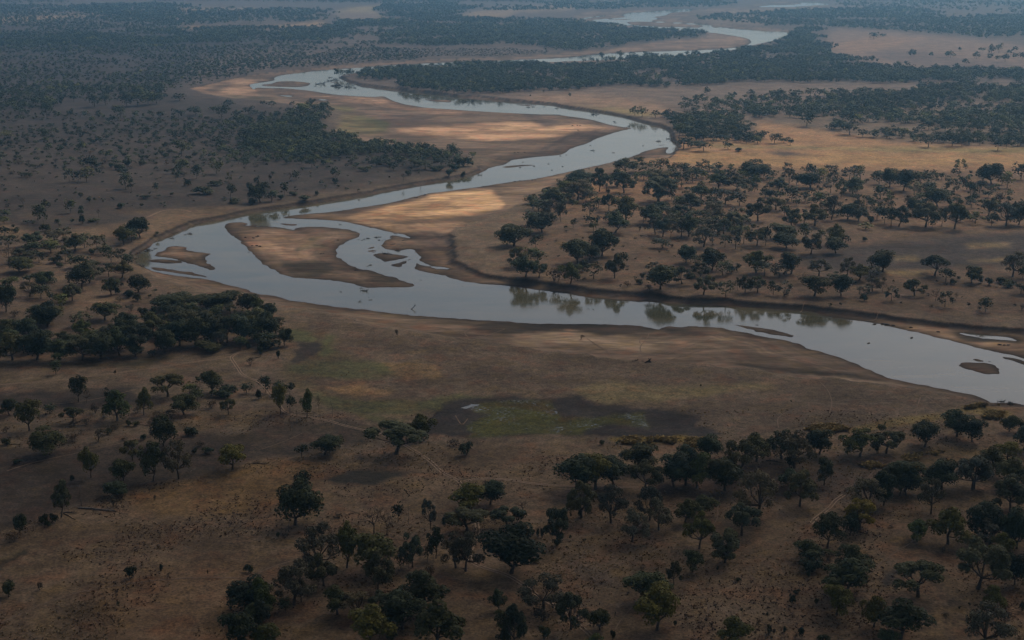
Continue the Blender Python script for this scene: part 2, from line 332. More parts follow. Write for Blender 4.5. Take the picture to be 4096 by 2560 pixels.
# ---------------------------------------------------------------- soil and grass zones of the land, left plain with shade in its colour
# (albedo, feather px, outline) in painting order
Z_PLAIN = [
 ((.100,.082,.074), 30, "00 -1500 -600 | 30 4000 -600 | 30 4000 900 | 00 -1500 1100"),
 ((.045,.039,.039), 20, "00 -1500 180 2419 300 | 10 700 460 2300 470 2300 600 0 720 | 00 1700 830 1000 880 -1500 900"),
 ((.041,.035,.033), 20, "00 -1500 880 1600 850 | 10 300 1000 700 1100 650 1250 2000 1470 | 11 1900 130 0 440 | 01 1600 640 1100 800 -1500 800"),  # left plain: overcast shade put into the soil albedo
 ((.050,.042,.038), 14, "00 -1500 1180 400 1350 1500 1250 2419 1350 | 01 2300 200 1200 300 -1500 350"),  # left plain strip, its soil colour also darkened for shade
 ((.125,.092,.064), 8, "01 -200 540 400 700 900 640 1200 600 1500 520 900 470 1500 470 2419 440 | 01 1850 560 1300 790 1250 700 800 760 -200 760"),
 ((.055,.046,.040), 10, "01 200 450 900 500 1100 560 600 610 150 600"),
 # strips of pale cut grass far away
 ((.250,.180,.115), 3, "00 -500 190 800 130 1500 85 2419 75 2419 100 1200 120 300 200 -500 240"),
 ((.290,.205,.125), 2, "00 1600 262 2419 250 | 10 650 205 630 250 300 265 0 268 | 00 2419 268 1620 278"),
 ((.230,.190,.115), 3, "10 740 105 1000 60 1250 45 1110 90 1180 150 1260 190 1000 180 820 170"),
 ((.160,.125,.105), 4, "10 720 115 1100 110 1260 190 900 190 780 160"),
 ((.220,.165,.115), 3, "10 1900 150 2100 100 2419 70 | 20 600 40 600 95 0 120 | 10 2419 150 2100 190 1900 160"),
 ((.250,.170,.110), 3, "10 1580 215 1900 235 2419 250 2419 285 1700 270"),
 ((.175,.135,.105), 4, "20 1650 190 1900 140 2000 90 2419 70 | 30 900 60 800 90 0 130 | 20 2419 240 1900 215"),
 ((.105,.084,.074), 22, "10 0 450 1200 440 2419 450 | 20 400 490 0 540 | 10 1500 570 0 700 | 00 1800 820 1800 600"),
 # upper right plains
 ((.185,.135,.108), 6, "30 600 270 1200 290 2000 370 2419 430 | 40 800 700 | 30 2000 660 1200 620 640 520 520 430"),
 ((.225,.150,.105), 5, "30 560 440 900 350 1500 350 1300 420 800 500"),
 ((.130,.100,.092), 5, "30 900 480 1400 470 1900 560 2419 600 2419 680 1700 650 1100 560"),
 ((.140,.110,.092), 6, "10 2150 890 2419 880 | 20 300 870 800 835 1500 815 2419 790 | 30 2419 795 | 40 800 800 800 870 | 30 1300 900 400 1000 0 1120 | 20 2200 1150 1550 1260 1480 1230 1100 1080 400 960 0 930"),
 ((.225,.158,.112), 6, "20 300 900 700 890 1300 960 1500 1040 1400 1090 900 1010 500 990 0 930"),
 ((.225,.185,.090), 3, "20 540 1005 900 1010 1200 1050 1400 1080 1200 1100 900 1040"),
 ((.275,.172,.098), 8, "20 1500 1290 2300 1330 | 30 -100 1140 600 1240 1200 1340 2419 1400 | 40 800 1400 | 41 800 120 | 31 0 110 | 21 1400 60 1100 0 | 20 1500 1480"),
 ((.200,.165,.082), 4, "20 1880 1355 | 30 0 1380 1200 1390 2419 1400 | 40 600 1400 600 1480 | 30 2419 1450 1000 1430 0 1400 | 20 1900 1390"),
 ((.285,.188,.096), 6, "20 1600 1430 | 30 0 1450 1200 1460 2419 1480 | 41 600 60 | 31 0 60 | 21 1500 40"),
 ((.080,.062,.055), 4, "30 -50 1425 200 1430 430 1475 150 1480"),
 # right woodland floor and the dark band behind it
 ((.138,.094,.064), 14, "21 1000 60 2419 90 | 41 800 90 | 41 800 700 | 31 1000 660 | 21 1300 560 900 640 200 480 500 250"),
 ((.190,.118,.072), 8, "21 700 200 1300 170 1900 180 1700 260 1150 350 700 400"),
 ((.112,.080,.058), 14, "21 0 600 800 620 2419 720 | 31 1000 660 | 41 800 680 | 41 800 1500 | 31 1500 1480 0 1340 | 21 1700 1290 0 1100"),
 ((.052,.044,.043), 8, "31 300 900 1000 800 1700 720 2419 680 | 41 800 650 800 1050 | 31 2200 1000 1600 1020 1000 1060 600 1060 300 1000"),
 ((.200,.160,.095), 3, "31 1180 910 1420 920 1440 945 1200 960"), ((.180,.140,.085), 3, "31 1830 790 2280 780 2300 810 1900 830"),
 ((.185,.145,.085), 3, "31 1880 950 2300 920 2400 950 1950 970"), ((.185,.142,.085), 4, "31 1080 1050 1600 1030 1500 1090 1050 1100"),
 # west bank grove
 ((.105,.080,.062), 14, "01 -1500 780 1200 800 1240 980 1700 1260 2419 1300 | 02 2419 300 -1500 360"),
 ((.150,.110,.080), 6, "01 800 1260 1300 1300 1100 1400 700 1420"), ((.160,.118,.085), 5, "01 480 1120 650 1090 560 1180"),
 # south plain and point bar
 ((.118,.090,.068), 14, "12 250 40 900 20 1500 120 2419 240 | 22 2419 480 | 32 300 530 1600 680 2090 800 1800 860 1000 980 0 1080 | 22 2000 1120 0 1110 | 12 1700 1080 1100 1000 400 600 250 300"),
 ((.110,.088,.055), 7, "12 230 60 600 100 750 140 720 250 800 330 1300 470 1500 480 1100 560 700 540 500 560 800 750 1200 770 1700 780 1750 830 1400 900 900 880 500 720 300 560 250 420 400 330 600 200"),
 ((.092,.098,.048), 4, "12 250 70 470 110 590 170 560 205 380 205 290 140"),
 ((.085,.090,.045), 5, "12 640 140 740 150 720 280 800 300 600 340 620 240"),
 ((.092,.092,.050), 5, "12 350 420 600 380 1000 400 1450 470 1400 500 1000 520 1250 550 900 570 500 490 320 500"),
 ((.092,.092,.048), 5, "12 520 680 900 760 1500 780 1900 690 2300 715 2100 740 1750 850 1200 890 900 870 1500 960 1100 960 800 860 600 780"),
 ((.190,.125,.072), 4, "12 650 640 1000 600 1300 690 1200 720 800 700"), ((.180,.125,.072), 4, "12 1200 420 1700 440 1800 540 1400 560"),
 ((.050,.043,.040), 1.5, "12 385 215 450 208 600 205 630 250 560 320 500 370 420 395 330 400 390 330 400 270"),
 ((.050,.043,.038), 1.2, "12 480 110 590 160 605 190 585 195 560 160"), ((.060,.055,.040), 1.2, "12 340 395 280 440 270 460 295 440 360 400"),
 ((.175,.145,.085), 6, "22 550 660 900 600 1300 620 2419 580 2419 620 1500 760 900 810 700 760"),
 # the marsh
 ((.040,.035,.035), 2, """12 1660 900 1750 800 1950 730 2419 720 | 22 150 750 390 745 600 710 800 800 1150 830 1400 830 1600 880 1770 900 1700 1000 1880 1010
 2000 1090 1700 1130 1000 1120 700 1090 300 1080 | 12 2300 1120 1800 1090 1500 1080 1640 1000"""),
 ((.066,.068,.020), 1.5, """12 2000 840 2100 780 2419 752 | 22 200 762 330 765 400 830 480 900 600 930 800 930 1000 890 1240 870 1290 880 1260 960 1300 1010
 1000 985 850 1010 720 1050 650 1090 300 1075 0 1085 | 12 2150 1110 2000 1100 2030 1050 1980 980 2080 940 2180 880 2060 850"""),
 ((.060,.044,.016), 2.5, "12 2100 790 2419 770 | 22 300 780 400 860 500 930 700 960 500 900 100 830 | 12 2300 800"),
 ((.240,.175,.045), 1.5, "22 900 1130 1150 1100 1650 1100 1850 1130 1750 1180 1200 1170 1000 1160"),
 # dry grass of the near plain
 ((.142,.104,.072), 14, "02 -1500 1500 1800 1480 2419 1250 | 12 400 1250 1500 1230 2419 1130 | 22 1000 1180 2419 1120 | 32 1000 980 2419 790 | 43 1500 -200 | 43 1500 2600 | 03 -1500 2600"),
 ((.150,.100,.055), 12, "02 1500 1512 2419 1350 | 12 600 1330 600 1512 | 13 300 200 | 03 2400 300 1300 300 1200 100"),
 ((.165,.128,.060), 5, "32 350 1030 900 990 1200 940 1700 870 2050 800 2350 850 2300 940 1900 900 1300 1000 900 1060"),
 ((.155,.112,.065), 6, "32 1150 1330 1600 1240 2300 1200 2419 1300 2100 1330 1600 1360 1200 1390"),
 ((.088,.066,.052), 12, "32 -200 1380 900 1300 1500 1350 1400 1512 | 33 1100 200 0 250 | 23 1300 150 1400 0"),
 # burnt ground on the left
 ((.050,.042,.038), 4, "02 -900 700 600 670 1400 620 1300 670 1350 800 900 850 500 800 -900 820"),
 ((.056,.045,.038), 6, "02 -900 1180 700 1230 1500 1150 1800 1080 2419 1080 | 12 300 1050 700 1110 500 1290 100 1300 | 02 2419 1330 1900 1490 | 03 1300 60 500 320 0 500 -900 600"),
 ((.068,.054,.044), 8, "12 -100 1000 900 960 1150 1050 1000 1180 400 1200 0 1250"),
 ((.135,.100,.066), 5, "02 1900 1040 1600 900 2419 850 | 12 300 820 0 950"),
 ((.150,.118,.085), 3, "02 -900 580 600 540 1400 470 2000 400 2419 330 2419 380 1900 430 1000 540 0 620 -900 640"),
 ((.052,.047,.034), 3, "02 650 420 1100 400 1700 330 1650 380 1300 430 900 450"),
 ((.045,.042,.036), 2.5, "12 650 1512 850 1430 1200 1410 1700 1430 1500 1450 1250 1512 | 13 1100 50 700 30"),
 ((.098,.082,.044), 3, "03 -900 850 0 760 200 650 280 660 100 760 -100 900"), ((.052,.047,.036), 2, "03 -300 960 0 800 240 650 300 680 60 830 -100 1000"),
 ((.052,.046,.042), 3, "33 1060 1000 1100 870 1250 800 1350 820 1180 900 1160 1000"),
 ((.165,.112,.072), 14, "03 900 900 2300 700 2419 1000 | 13 200 1100 200 1700 | 03 900 1700"),
 ((.150,.112,.085), 7, "13 800 260 1050 190 1250 220 1100 260"), ((.150,.112,.080), 8, "23 600 750 1000 800 1450 650 1300 600 900 720"),
 ((.110,.086,.070), 8, "23 500 750 900 850 1100 1100 800 1000"), ((.150,.115,.088), 9, "23 1700 1150 2419 1250 | 33 500 1400 0 1330 | 23 2000 1250"),
]
Z_SAND = [
 ((.420,.290,.185), 3, "11 700 525 1000 490 1300 430 1500 390 1700 330 2000 290 2250 285 2330 380 2330 450 2250 470 2100 505 1900 540 1600 565 1350 575 1150 560 850 555"),
 ((.500,.350,.220), 2, "11 1350 440 1800 440 2200 420 2330 400 2320 445 2100 480 1800 500 1500 480 1200 500"),
 ((.560,.400,.250), 1.5, "11 1600 340 1900 300 2230 290 2250 330 1900 370 1700 380"),
 ((.260,.185,.130), 3, "11 350 540 800 545 1150 575 1400 600 1900 560 2050 620 1900 720 1700 670 1300 680 1100 635 800 570"),
 ((.105,.080,.066), 2.5, "11 640 500 900 455 1200 425 1230 450 1000 500 850 545 700 528"),
 ((.095,.072,.060), 4, "11 1400 690 1700 680 1930 730 1900 880 1700 870 1500 780"),
 ((.180,.130,.098), 4, "11 1800 880 1950 960 2050 1010 2200 1090 2000 1090 1750 1010 1600 920 1530 850 1680 860"),
 ((.185,.140,.105), 4, "11 2330 250 2419 230 | 21 700 60 560 170 300 320 130 420 0 470 | 11 2350 440"),
 ((.200,.170,.085), 2, "21 100 430 300 330 250 420 100 480"),
 ((.430,.290,.195), 4, "10 1300 1220 1600 1190 1900 1185 2419 1150 | 20 200 1150 330 1200 600 1170 800 1200 1000 1212 850 1250 600 1240 500 1300 300 1310 0 1320 | 10 2200 1330 1800 1290 1500 1270"),
 ((.500,.350,.230), 2.5, "20 0 1180 300 1205 600 1195 500 1240 200 1260 0 1240 | 10 2200 1230 2200 1200"),
 ((.135,.100,.082), 3, "10 1100 1100 1450 1075 1650 1110 1600 1150 1400 1190 1200 1190 1250 1150"),
 ((.105,.080,.070), 2, "20 80 1083 250 1088 300 1130 430 1168 330 1195 200 1150"),
 ((.100,.075,.062), 5, "20 1060 1215 900 1262 750 1330 560 1385 500 1440 300 1480 0 1505 0 1440 300 1380 500 1270 800 1215"),
 ((.130,.098,.078), 3, "20 560 1105 780 1135 1060 1205 800 1200 700 1170 580 1150"),
 ((.150,.115,.088), 6, "10 1300 1290 1900 1350 2419 1420 | 20 300 1380 0 1512 | 10 2200 1500 1600 1400"),
 ((.095,.105,.050), 3, "10 800 1090 1000 1100 1250 1150 1230 1240 1150 1240 1000 1170"),
 ((.115,.110,.056), 3, "10 690 1000 900 1010 940 1050 850 1060 700 1050"),
 ((.140,.125,.068), 6, "10 640 1070 1000 1120 1180 1200 1150 1280 900 1260 620 1210"),
 ((.360,.250,.180), 2.5, "10 500 918 900 925 1150 935 1350 980 1200 1000 900 965 650 940"),
 ((.300,.205,.150), 2.5, "10 1300 960 1400 1000 2000 1060 1900 1090 1500 1040 1200 1010"),
 ((.085,.065,.056), 1.5, "10 250 840 600 880 900 900 800 912 400 880 120 850"), ((.085,.066,.056), 1.5, "10 150 885 480 915 520 925 400 935 250 915"),
 ((.300,.210,.150), 3, "00 1760 830 2200 760 2419 760 2419 900 2100 910 1850 870"),
 ((.120,.095,.075), 2, "00 1900 855 2100 790 2250 775 2100 850 2000 870"), ((.095,.100,.060), 1.2, "00 1990 905 2419 915 | 10 300 940 0 935 | 00 2100 915"),
 ((.250,.180,.135), 2, "11 0 690 200 670 400 700 530 745 450 800 360 850 520 880 560 930 400 940 250 900 0 840 | 01 2330 800 2250 700"),
 ((.085,.082,.046), 1.2, "11 520 735 620 738 560 760 520 755"), ((.090,.080,.055), 2, "11 360 840 500 810 680 800 700 830 520 830 400 860"),
 ((.066,.056,.044), 4, "11 250 950 700 960 760 1040 600 1110 350 1090 250 1020"),
 ((.078,.066,.050), 3, "11 1050 1110 1350 1130 1300 1160 1100 1160"),
 ((.085,.066,.055), 1.5, "11 360 645 600 640 850 650 700 680 420 690"),
 ((.265,.190,.140), 2, "20 900 470 1100 445 1500 400 1850 365 2150 350 2250 390 1900 380 1500 410 1200 450"),
 ((.190,.140,.110), 4, "20 900 490 1500 430 2200 400 2180 440 1500 475"),
 ((.240,.190,.145), 6, "22 0 120 300 108 530 85 700 110 850 150 1000 135 1300 128 1500 160 2000 170 2419 250 | 32 300 330 0 320 | 22 1700 240 1200 300 800 230 300 210 0 240"),
 ((.050,.041,.034), 1.5, "12 1300 20 1700 5 2050 2 | 22 0 24 400 36 800 42 1200 60 1400 92 1330 125 1050 130 860 155 700 115 530 86 0 125 | 12 2200 110 1700 60"),
 ((.060,.050,.042), 2, "22 1410 85 1600 80 1800 120 2000 160 1750 150 1500 130"),
 ((.140,.108,.085), 14, "22 2000 240 | 32 0 175 300 240 600 330 900 470 1200 570 900 560 500 470 0 420 | 22 2200 360"),
 ((.052,.044,.036), 2.5, "22 2050 400 | 32 0 432 600 475 1000 545 1230 592 950 578 500 530 0 487 | 22 2200 450"),
 ((.230,.180,.140), 4, "32 230 560 400 520 700 540 1300 600 1500 700 1200 680 700 600"),
 ((.165,.130,.100), 4, "11 2419 1480 | 11 1000 1440 300 1350 | 12 400 10 1200 20 2000 80"),
 ((.250,.190,.130), 2, "12 950 5 1200 5 1350 30 1100 25"),
 ((.130,.100,.078), 4, "01 1300 1010 1500 1080 2000 1180 2419 1280 | 01 2200 1290 1600 1180 1350 1080"),
 ((.290,.210,.150), 3, "31 1000 1512 | 32 1400 60 1750 105 1780 140 2000 190 | 32 2300 215 | 42 500 230 500 420 | 32 2419 340 2000 245 1400 100 1000 20"),
 ((.060,.052,.045), 2, "32 1780 130 2380 205 2419 215 2000 215 1850 180"),
]
CU0, CV0, CW, CH = -300, -60, 1640, 860

def blur(a, r):
    n = max(1, int(round(r)))
    for _ in range(2):
        for ax in (0, 1):
            k = n if ax else max(1, n // 2)
            p = np.concatenate([np.repeat(np.take(a, [0], ax), k, ax), a, np.repeat(np.take(a, [-1], ax), k, ax)], ax)
            cs = np.cumsum(np.concatenate([np.zeros_like(np.take(p, [0], ax)), p], ax), ax, dtype=np.float64)
            w = 2 * k + 1
            m = a.shape[ax]
            hi = np.take(cs, np.arange(w, w + m), ax); lo = np.take(cs, np.arange(0, m), ax)
            a = ((hi - lo) / w).astype(np.float32)
    return a

def paint(zones, base):
    img = np.zeros((CH, CW, 3), np.float32); img[:] = base
    cov = np.zeros((CH, CW), np.float32)
    for col, fe, s in zones:
        pts = np.array(P(s)) - (CU0, CV0)
        pad = int(fe * 2 + 4)
        x0 = int(max(0, pts[:, 0].min() - pad)); x1 = int(min(CW, pts[:, 0].max() + pad))
        y0 = int(max(0, pts[:, 1].min() - pad)); y1 = int(min(CH, pts[:, 1].max() + pad))
        if x1 <= x0 or y1 <= y0: continue
        X, Y = np.meshgrid(np.arange(x0, x1) + .5, np.arange(y0, y1) + .5)
        m = inpoly(X, Y, pts).astype(np.float32)
        if fe >= 1: m = blur(m, fe * .6)
        m = m[..., None]
        img[y0:y1, x0:x1] = img[y0:y1, x0:x1] * (1 - m) + np.array(col, np.float32) * m
        cov[y0:y1, x0:x1] = np.maximum(cov[y0:y1, x0:x1], m[..., 0])
    return img, cov

def sample(img, u, v):
    fu = np.clip(u - CU0 - .5, 0, CW - 1.01); fv = np.clip(v - CV0 - .5, 0, CH - 1.01)
    iu = fu.astype(int); iv = fv.astype(int); a = (fu - iu); b = (fv - iv)
    if img.ndim == 3: a = a[:, None]; b = b[:, None]
    return (img[iv, iu] * (1 - a) + img[iv, iu + 1] * a) * (1 - b) + (img[iv + 1, iu] * (1 - a) + img[iv + 1, iu + 1] * a) * b

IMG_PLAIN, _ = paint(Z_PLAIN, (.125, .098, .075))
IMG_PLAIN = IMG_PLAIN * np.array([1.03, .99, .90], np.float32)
IMG_SAND, _ = paint(Z_SAND, (.150, .115, .090))
IMG_SAND = IMG_SAND * np.array([1.07, 1.00, .90], np.float32)
MARSH_IMG = paint([((1, 0, 0), 1.0, Z_PLAIN[[i for i, z in enumerate(Z_PLAIN) if z[0] == (.066,.068,.020)][0]][2])], (0, 0, 0))[0]

def soil(x, y, z, dwn, tt, bank):
    u, v, _ = project(x, y, z)
    amp = np.clip((v + 50) / 350.0, .15, 1.3)
    du = (fbm(x, y, 50, 41, 5) - .5) * 13 * amp; dv = (fbm(x, y, 50, 51, 5) - .5) * 4.5 * amp
    du = du + (fbm(x, y, 10, 47, 3) - .5) * 7 * amp; dv = dv + (fbm(x, y, 10, 57, 3) - .5) * 3 * amp
    far_ = np.clip((1.0 - (v / 220.0)), 0, 1); du = du + (fbm(x, y, 300, 45, 4) - .5) * 40 * far_ * amp; dv = dv + (fbm(x, y, 300, 55, 4) - .5) * 14 * far_ * amp
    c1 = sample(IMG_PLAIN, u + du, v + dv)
    eu_ = (fbm(x * .6, y * 1.6, 22, 43, 4) - .5) * 8 * amp; ev_ = (fbm(x * .35, y, 16, 53, 4) - .5) * 3.5 * amp
    c2 = sample(IMG_SAND, u + du * .5 + eu_, v + dv * .25 + ev_)
    dry = np.maximum(-dwn, 0)
    wet = np.exp(-dry / (5.0 + 10.0 * vnoise(x, y, 55, 61)))[:, None]
    pt = smooth((fbm(x * .7, y * 1.2, 55, 99, 5) - .36) * 5.5)[:, None]
    c2 = c2 * (.66 + .46 * pt)
    bd = vnoise(dry + (fbm(x, y, 30, 91, 3) - .5) * 26, x * .06 + y * .02, 4.0, 93) * .6 + vnoise(dry * .35 + (fbm(x, y, 60, 95, 2) - .5) * 20, x * .02, 4.0, 97) * .4
    c2 = c2 * (1 + ((.62 + .76 * bd) - 1) * np.clip(1.6 - dry / 90, .35, 1))[:, None]
    c2 = c2 * (1 - wet * .78)
    t = smooth((tt - .2) * 2.2)[:, None]
    c = c1 * (1 - t) + c2 * t
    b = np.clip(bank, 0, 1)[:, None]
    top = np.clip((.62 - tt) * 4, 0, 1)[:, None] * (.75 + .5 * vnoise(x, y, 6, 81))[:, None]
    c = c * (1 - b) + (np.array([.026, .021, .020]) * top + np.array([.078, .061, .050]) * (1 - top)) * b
    uw = (dwn > 0)[:, None]
    c = np.where(uw, np.array([.07, .062, .045]), c)
    return c, t[:, 0], sample(MARSH_IMG, u + du * .3, v + dv * .3)[:, 0]

# ---------------------------------------------------------------- materials for the land
def nm(name):
    m = bpy.data.materials.new(name); m.use_nodes = True
    nt = m.node_tree
    b = nt.nodes['Principled BSDF']
    b.inputs['Specular IOR Level'].default_value = 0.15
    return m, nt, b

def N(nt, typ, **kw):
    n = nt.nodes.new(typ)
    for k, v in kw.items():
        if k.startswith('i_'):
            key = k[2:]
            n.inputs[int(key) if key.isdigit() else key].default_value = v
        else: setattr(n, k, v)
    return n

def mathn(nt, op, a, b=None, c=None, clamp=False):
    n = nt.nodes.new('ShaderNodeMath'); n.operation = op; n.use_clamp = clamp
    for i, q in enumerate((a, b, c)):
        if q is None: continue
        if isinstance(q, (int, float)): n.inputs[i].default_value = q
        else: nt.links.new(q, n.inputs[i])
    return n.outputs[0]

def noise_n(nt, vec, scale, detail=3, rough=.55, dist=0.0):
    n = N(nt, 'ShaderNodeTexNoise', i_Scale=scale, i_Detail=detail, i_Roughness=rough, i_Distortion=dist)
    nt.links.new(vec, n.inputs['Vector'])
    return n.outputs['Fac']

def mapr(nt, v, a, b, c, d):
    n = N(nt, 'ShaderNodeMapRange'); nt.links.new(v, n.inputs['Value'])
    for i, q in zip((1, 2, 3, 4), (a, b, c, d)): n.inputs[i].default_value = q
    return n.outputs[0]

def land_material():
    m, nt, b = nm('dry_land')
    at = N(nt, 'ShaderNodeAttribute', attribute_name='soil')
    sn = N(nt, 'ShaderNodeAttribute', attribute_name='sand')
    ms = N(nt, 'ShaderNodeAttribute', attribute_name='marsh')
    geo = N(nt, 'ShaderNodeNewGeometry'); pos = geo.outputs['Position']
    n1 = mapr(nt, noise_n(nt, pos, 1 / 45, 5, .6), .3, .7, .62, 1.38)
    n2 = mapr(nt, noise_n(nt, pos, 1 / 7.0, 5, .65), .3, .7, .62, 1.40)
    n3 = mapr(nt, noise_n(nt, pos, 1 / 1.5, 4, .72), .32, .68, .50, 1.50)
    plainf = mathn(nt, 'MULTIPLY', mathn(nt, 'MULTIPLY', n1, n2), n3)
    # ripples and flow lines of the sand, drawn out along the river
    mp = N(nt, 'ShaderNodeMapping'); nt.links.new(pos, mp.inputs['Vector'])
    mp.inputs['Scale'].default_value = (1 / 60, 1 / 14, 0); mp.inputs['Rotation'].default_value = (0, 0, .12)
    s1 = mapr(nt, noise_n(nt, mp.outputs[0], 1.0, 6, .6, .8), .3, .7, .55, 1.40)
    mp2 = N(nt, 'ShaderNodeMapping'); nt.links.new(pos, mp2.inputs['Vector'])
    mp2.inputs['Scale'].default_value = (1 / 14, 1 / 4, 0); mp2.inputs['Rotation'].default_value = (0, 0, -.1)
    s2 = mapr(nt, noise_n(nt, mp2.outputs[0], 1.0, 4, .6, .4), .3, .7, .74, 1.26)
    sandf = mathn(nt, 'MULTIPLY', s1, s2)
    mx = N(nt, 'ShaderNodeMix', data_type='FLOAT'); nt.links.new(sn.outputs['Fac'], mx.inputs[0])
    nt.links.new(plainf, mx.inputs[2]); nt.links.new(sandf, mx.inputs[3])
    vm = N(nt, 'ShaderNodeVectorMath', operation='SCALE'); nt.links.new(at.outputs['Color'], vm.inputs[0]); nt.links.new(mx.outputs[0], vm.inputs['Scale'])
    # tint wander: redder earth, straw grass, grey dust
    tn = N(nt, 'ShaderNodeTexNoise', i_Scale=1 / 22, i_Detail=5.0, i_Roughness=.6); nt.links.new(pos, tn.inputs['Vector'])
    cr = N(nt, 'ShaderNodeValToRGB'); nt.links.new(tn.outputs['Fac'], cr.inputs[0])
    e = cr.color_ramp.elements
    e[0].position = .32; e[0].color = (1.10, .90, .84, 1); e[1].position = .68; e[1].color = (1.05, 1.03, .84, 1)
    k = e.new(.5); k.color = (.96, 1.0, 1.06, 1)
    vm2 = N(nt, 'ShaderNodeVectorMath', operation='MULTIPLY'); nt.links.new(vm.outputs[0], vm2.inputs[0]); nt.links.new(cr.outputs[0], vm2.inputs[1])
    # dark tufts on the plain
    vo = N(nt, 'ShaderNodeTexVoronoi', i_Scale=1 / 3.4); nt.links.new(pos, vo.inputs['Vector'])
    tuft = mapr(nt, vo.outputs['Distance'], .18, .34, .55, 1.0)
    gate = mapr(nt, noise_n(nt, pos, 1 / 30, 3), .46, .58, 0, 1)
    gate = mathn(nt, 'MULTIPLY', gate, mathn(nt, 'SUBTRACT', 1.0, sn.outputs['Fac']))
    tf = mathn(nt, 'SUBTRACT', 1.0, mathn(nt, 'MULTIPLY', mathn(nt, 'SUBTRACT', 1.0, tuft), gate))
    vm3 = N(nt, 'ShaderNodeVectorMath', operation='SCALE'); nt.links.new(vm2.outputs[0], vm3.inputs[0]); nt.links.new(tf, vm3.inputs['Scale'])
    # open water between the marsh weed
    mpm = N(nt, 'ShaderNodeMapping'); nt.links.new(pos, mpm.inputs['Vector']); mpm.inputs['Scale'].default_value = (1 / 3.0, 1 / 1.2, 0)
    wv = noise_n(nt, mpm.outputs[0], 1.0, 5, .7)
    wl = noise_n(nt, pos, 1 / 26, 2)
    wm = mathn(nt, 'MULTIPLY', mapr(nt, mathn(nt, 'ADD', wv, mathn(nt, 'MULTIPLY', wl, .35)), .752, .78, 0, 1), ms.outputs['Fac'])
    cmix = N(nt, 'ShaderNodeMix', data_type='RGBA'); nt.links.new(wm, cmix.inputs[0])
    nt.links.new(vm3.outputs[0], cmix.inputs[6]); cmix.inputs[7].default_value = (.05, .06, .06, 1)
    nt.links.new(cmix.outputs[2], b.inputs['Base Color'])
    nt.links.new(mapr(nt, wm, 0, 1, .95, .06), b.inputs['Roughness'])
    nt.links.new(mapr(nt, wm, 0, 1, .1, 1.0), b.inputs['Specular IOR Level'])
    bp = N(nt, 'ShaderNodeBump', i_Strength=.55, i_Distance=.5)
    hn = mathn(nt, 'ADD', noise_n(nt, pos, 1 / 1.3, 4, .7), mathn(nt, 'MULTIPLY', noise_n(nt, pos, 1 / 12, 3), 2.5))
    nt.links.new(mathn(nt, 'MULTIPLY', hn, mathn(nt, 'SUBTRACT', 1.0, wm)), bp.inputs['Height'])
    nt.links.new(bp.outputs[0], b.inputs['Normal'])
    return m

def water_material():
    m, nt, b = nm('river_water')
    b.inputs['Base Color'].default_value = (.082, .080, .046, 1)
    b.inputs['Roughness'].default_value = .07
    b.inputs['IOR'].default_value = 1.38
    b.inputs['Specular IOR Level'].default_value = .5
    geo = N(nt, 'ShaderNodeNewGeometry'); pos = geo.outputs['Position']
    mp = N(nt, 'ShaderNodeMapping'); nt.links.new(pos, mp.inputs['Vector']); mp.inputs['Scale'].default_value = (1 / 5.0, 1 / 2.2, 0)
    bp = N(nt, 'ShaderNodeBump', i_Strength=.05, i_Distance=.1)
    nt.links.new(noise_n(nt, mp.outputs[0], 1.0, 3), bp.inputs['Height']); nt.links.new(bp.outputs[0], b.inputs['Normal'])
    big = mapr(nt, noise_n(nt, pos, 1 / 60, 4), .35, .65, .05, .12)
    nt.links.new(big, b.inputs['Roughness'])
    mp3 = N(nt, 'ShaderNodeMapping'); nt.links.new(pos, mp3.inputs['Vector']); mp3.inputs['Scale'].default_value = (1 / 90, 1 / 30, 0)
    silt = mapr(nt, noise_n(nt, mp3.outputs[0], 1.0, 5, .6, 1.0), .32, .68, 0, 1)
    sm = N(nt, 'ShaderNodeMix', data_type='RGBA'); nt.links.new(silt, sm.inputs[0]); sm.inputs[6].default_value = (.055, .062, .042, 1); sm.inputs[7].default_value = (.115, .102, .062, 1)
    sh = N(nt, 'ShaderNodeAttribute', attribute_name='shallow')
    s2 = N(nt, 'ShaderNodeMix', data_type='RGBA'); nt.links.new(mathn(nt, 'MULTIPLY', mathn(nt, 'POWER', sh.outputs['Fac'], 1.6), .75), s2.inputs[0])
    nt.links.new(sm.outputs[2], s2.inputs[6]); s2.inputs[7].default_value = (.080, .067, .050, 1)
    nt.links.new(s2.outputs[2], b.inputs['Base Color'])
    return m

M_LAND = land_material(); M_WATER = water_material()

# ---------------------------------------------------------------- ground sheet
vv = np.concatenate([np.arange(790, 640, -2.0), np.arange(640, 420, -.9), np.arange(420, 75, -.45), np.arange(75, -20, -.9), np.arange(-20, -44, -.8)])
_, ys = unproject(np.full(len(vv), 512.0), vv)
ys = np.concatenate([[-3000, -1200, -400, 0, 150, 300, 400, 450], ys, [60000]])
ys = np.unique(ys)
uu = np.concatenate([[-6000, -3000, -1500, -900, -600, -450], np.arange(-330, 1355, 1.15), [1480, 1650, 1950, 2600, 4200, 7000]])
dep = np.maximum(ys * CT + CAMH * ST, 560.0)
GX = (uu[None, :] - 512.0) * dep[:, None] / FPX
GY = np.repeat(ys[:, None], len(uu), 1)
gx, gy = GX.ravel(), GY.ravel()
gz, dwn, tt, bank = terrain(gx, gy)
edge = np.clip((np.abs(gx) + gy - 30000) / 20000, 0, 1)
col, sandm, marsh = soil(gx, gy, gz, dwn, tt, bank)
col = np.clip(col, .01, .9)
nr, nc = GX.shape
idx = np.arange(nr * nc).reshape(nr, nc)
F = np.stack([idx[:-1, :-1], idx[:-1, 1:], idx[1:, 1:], idx[1:, :-1]], -1).reshape(-1, 4)
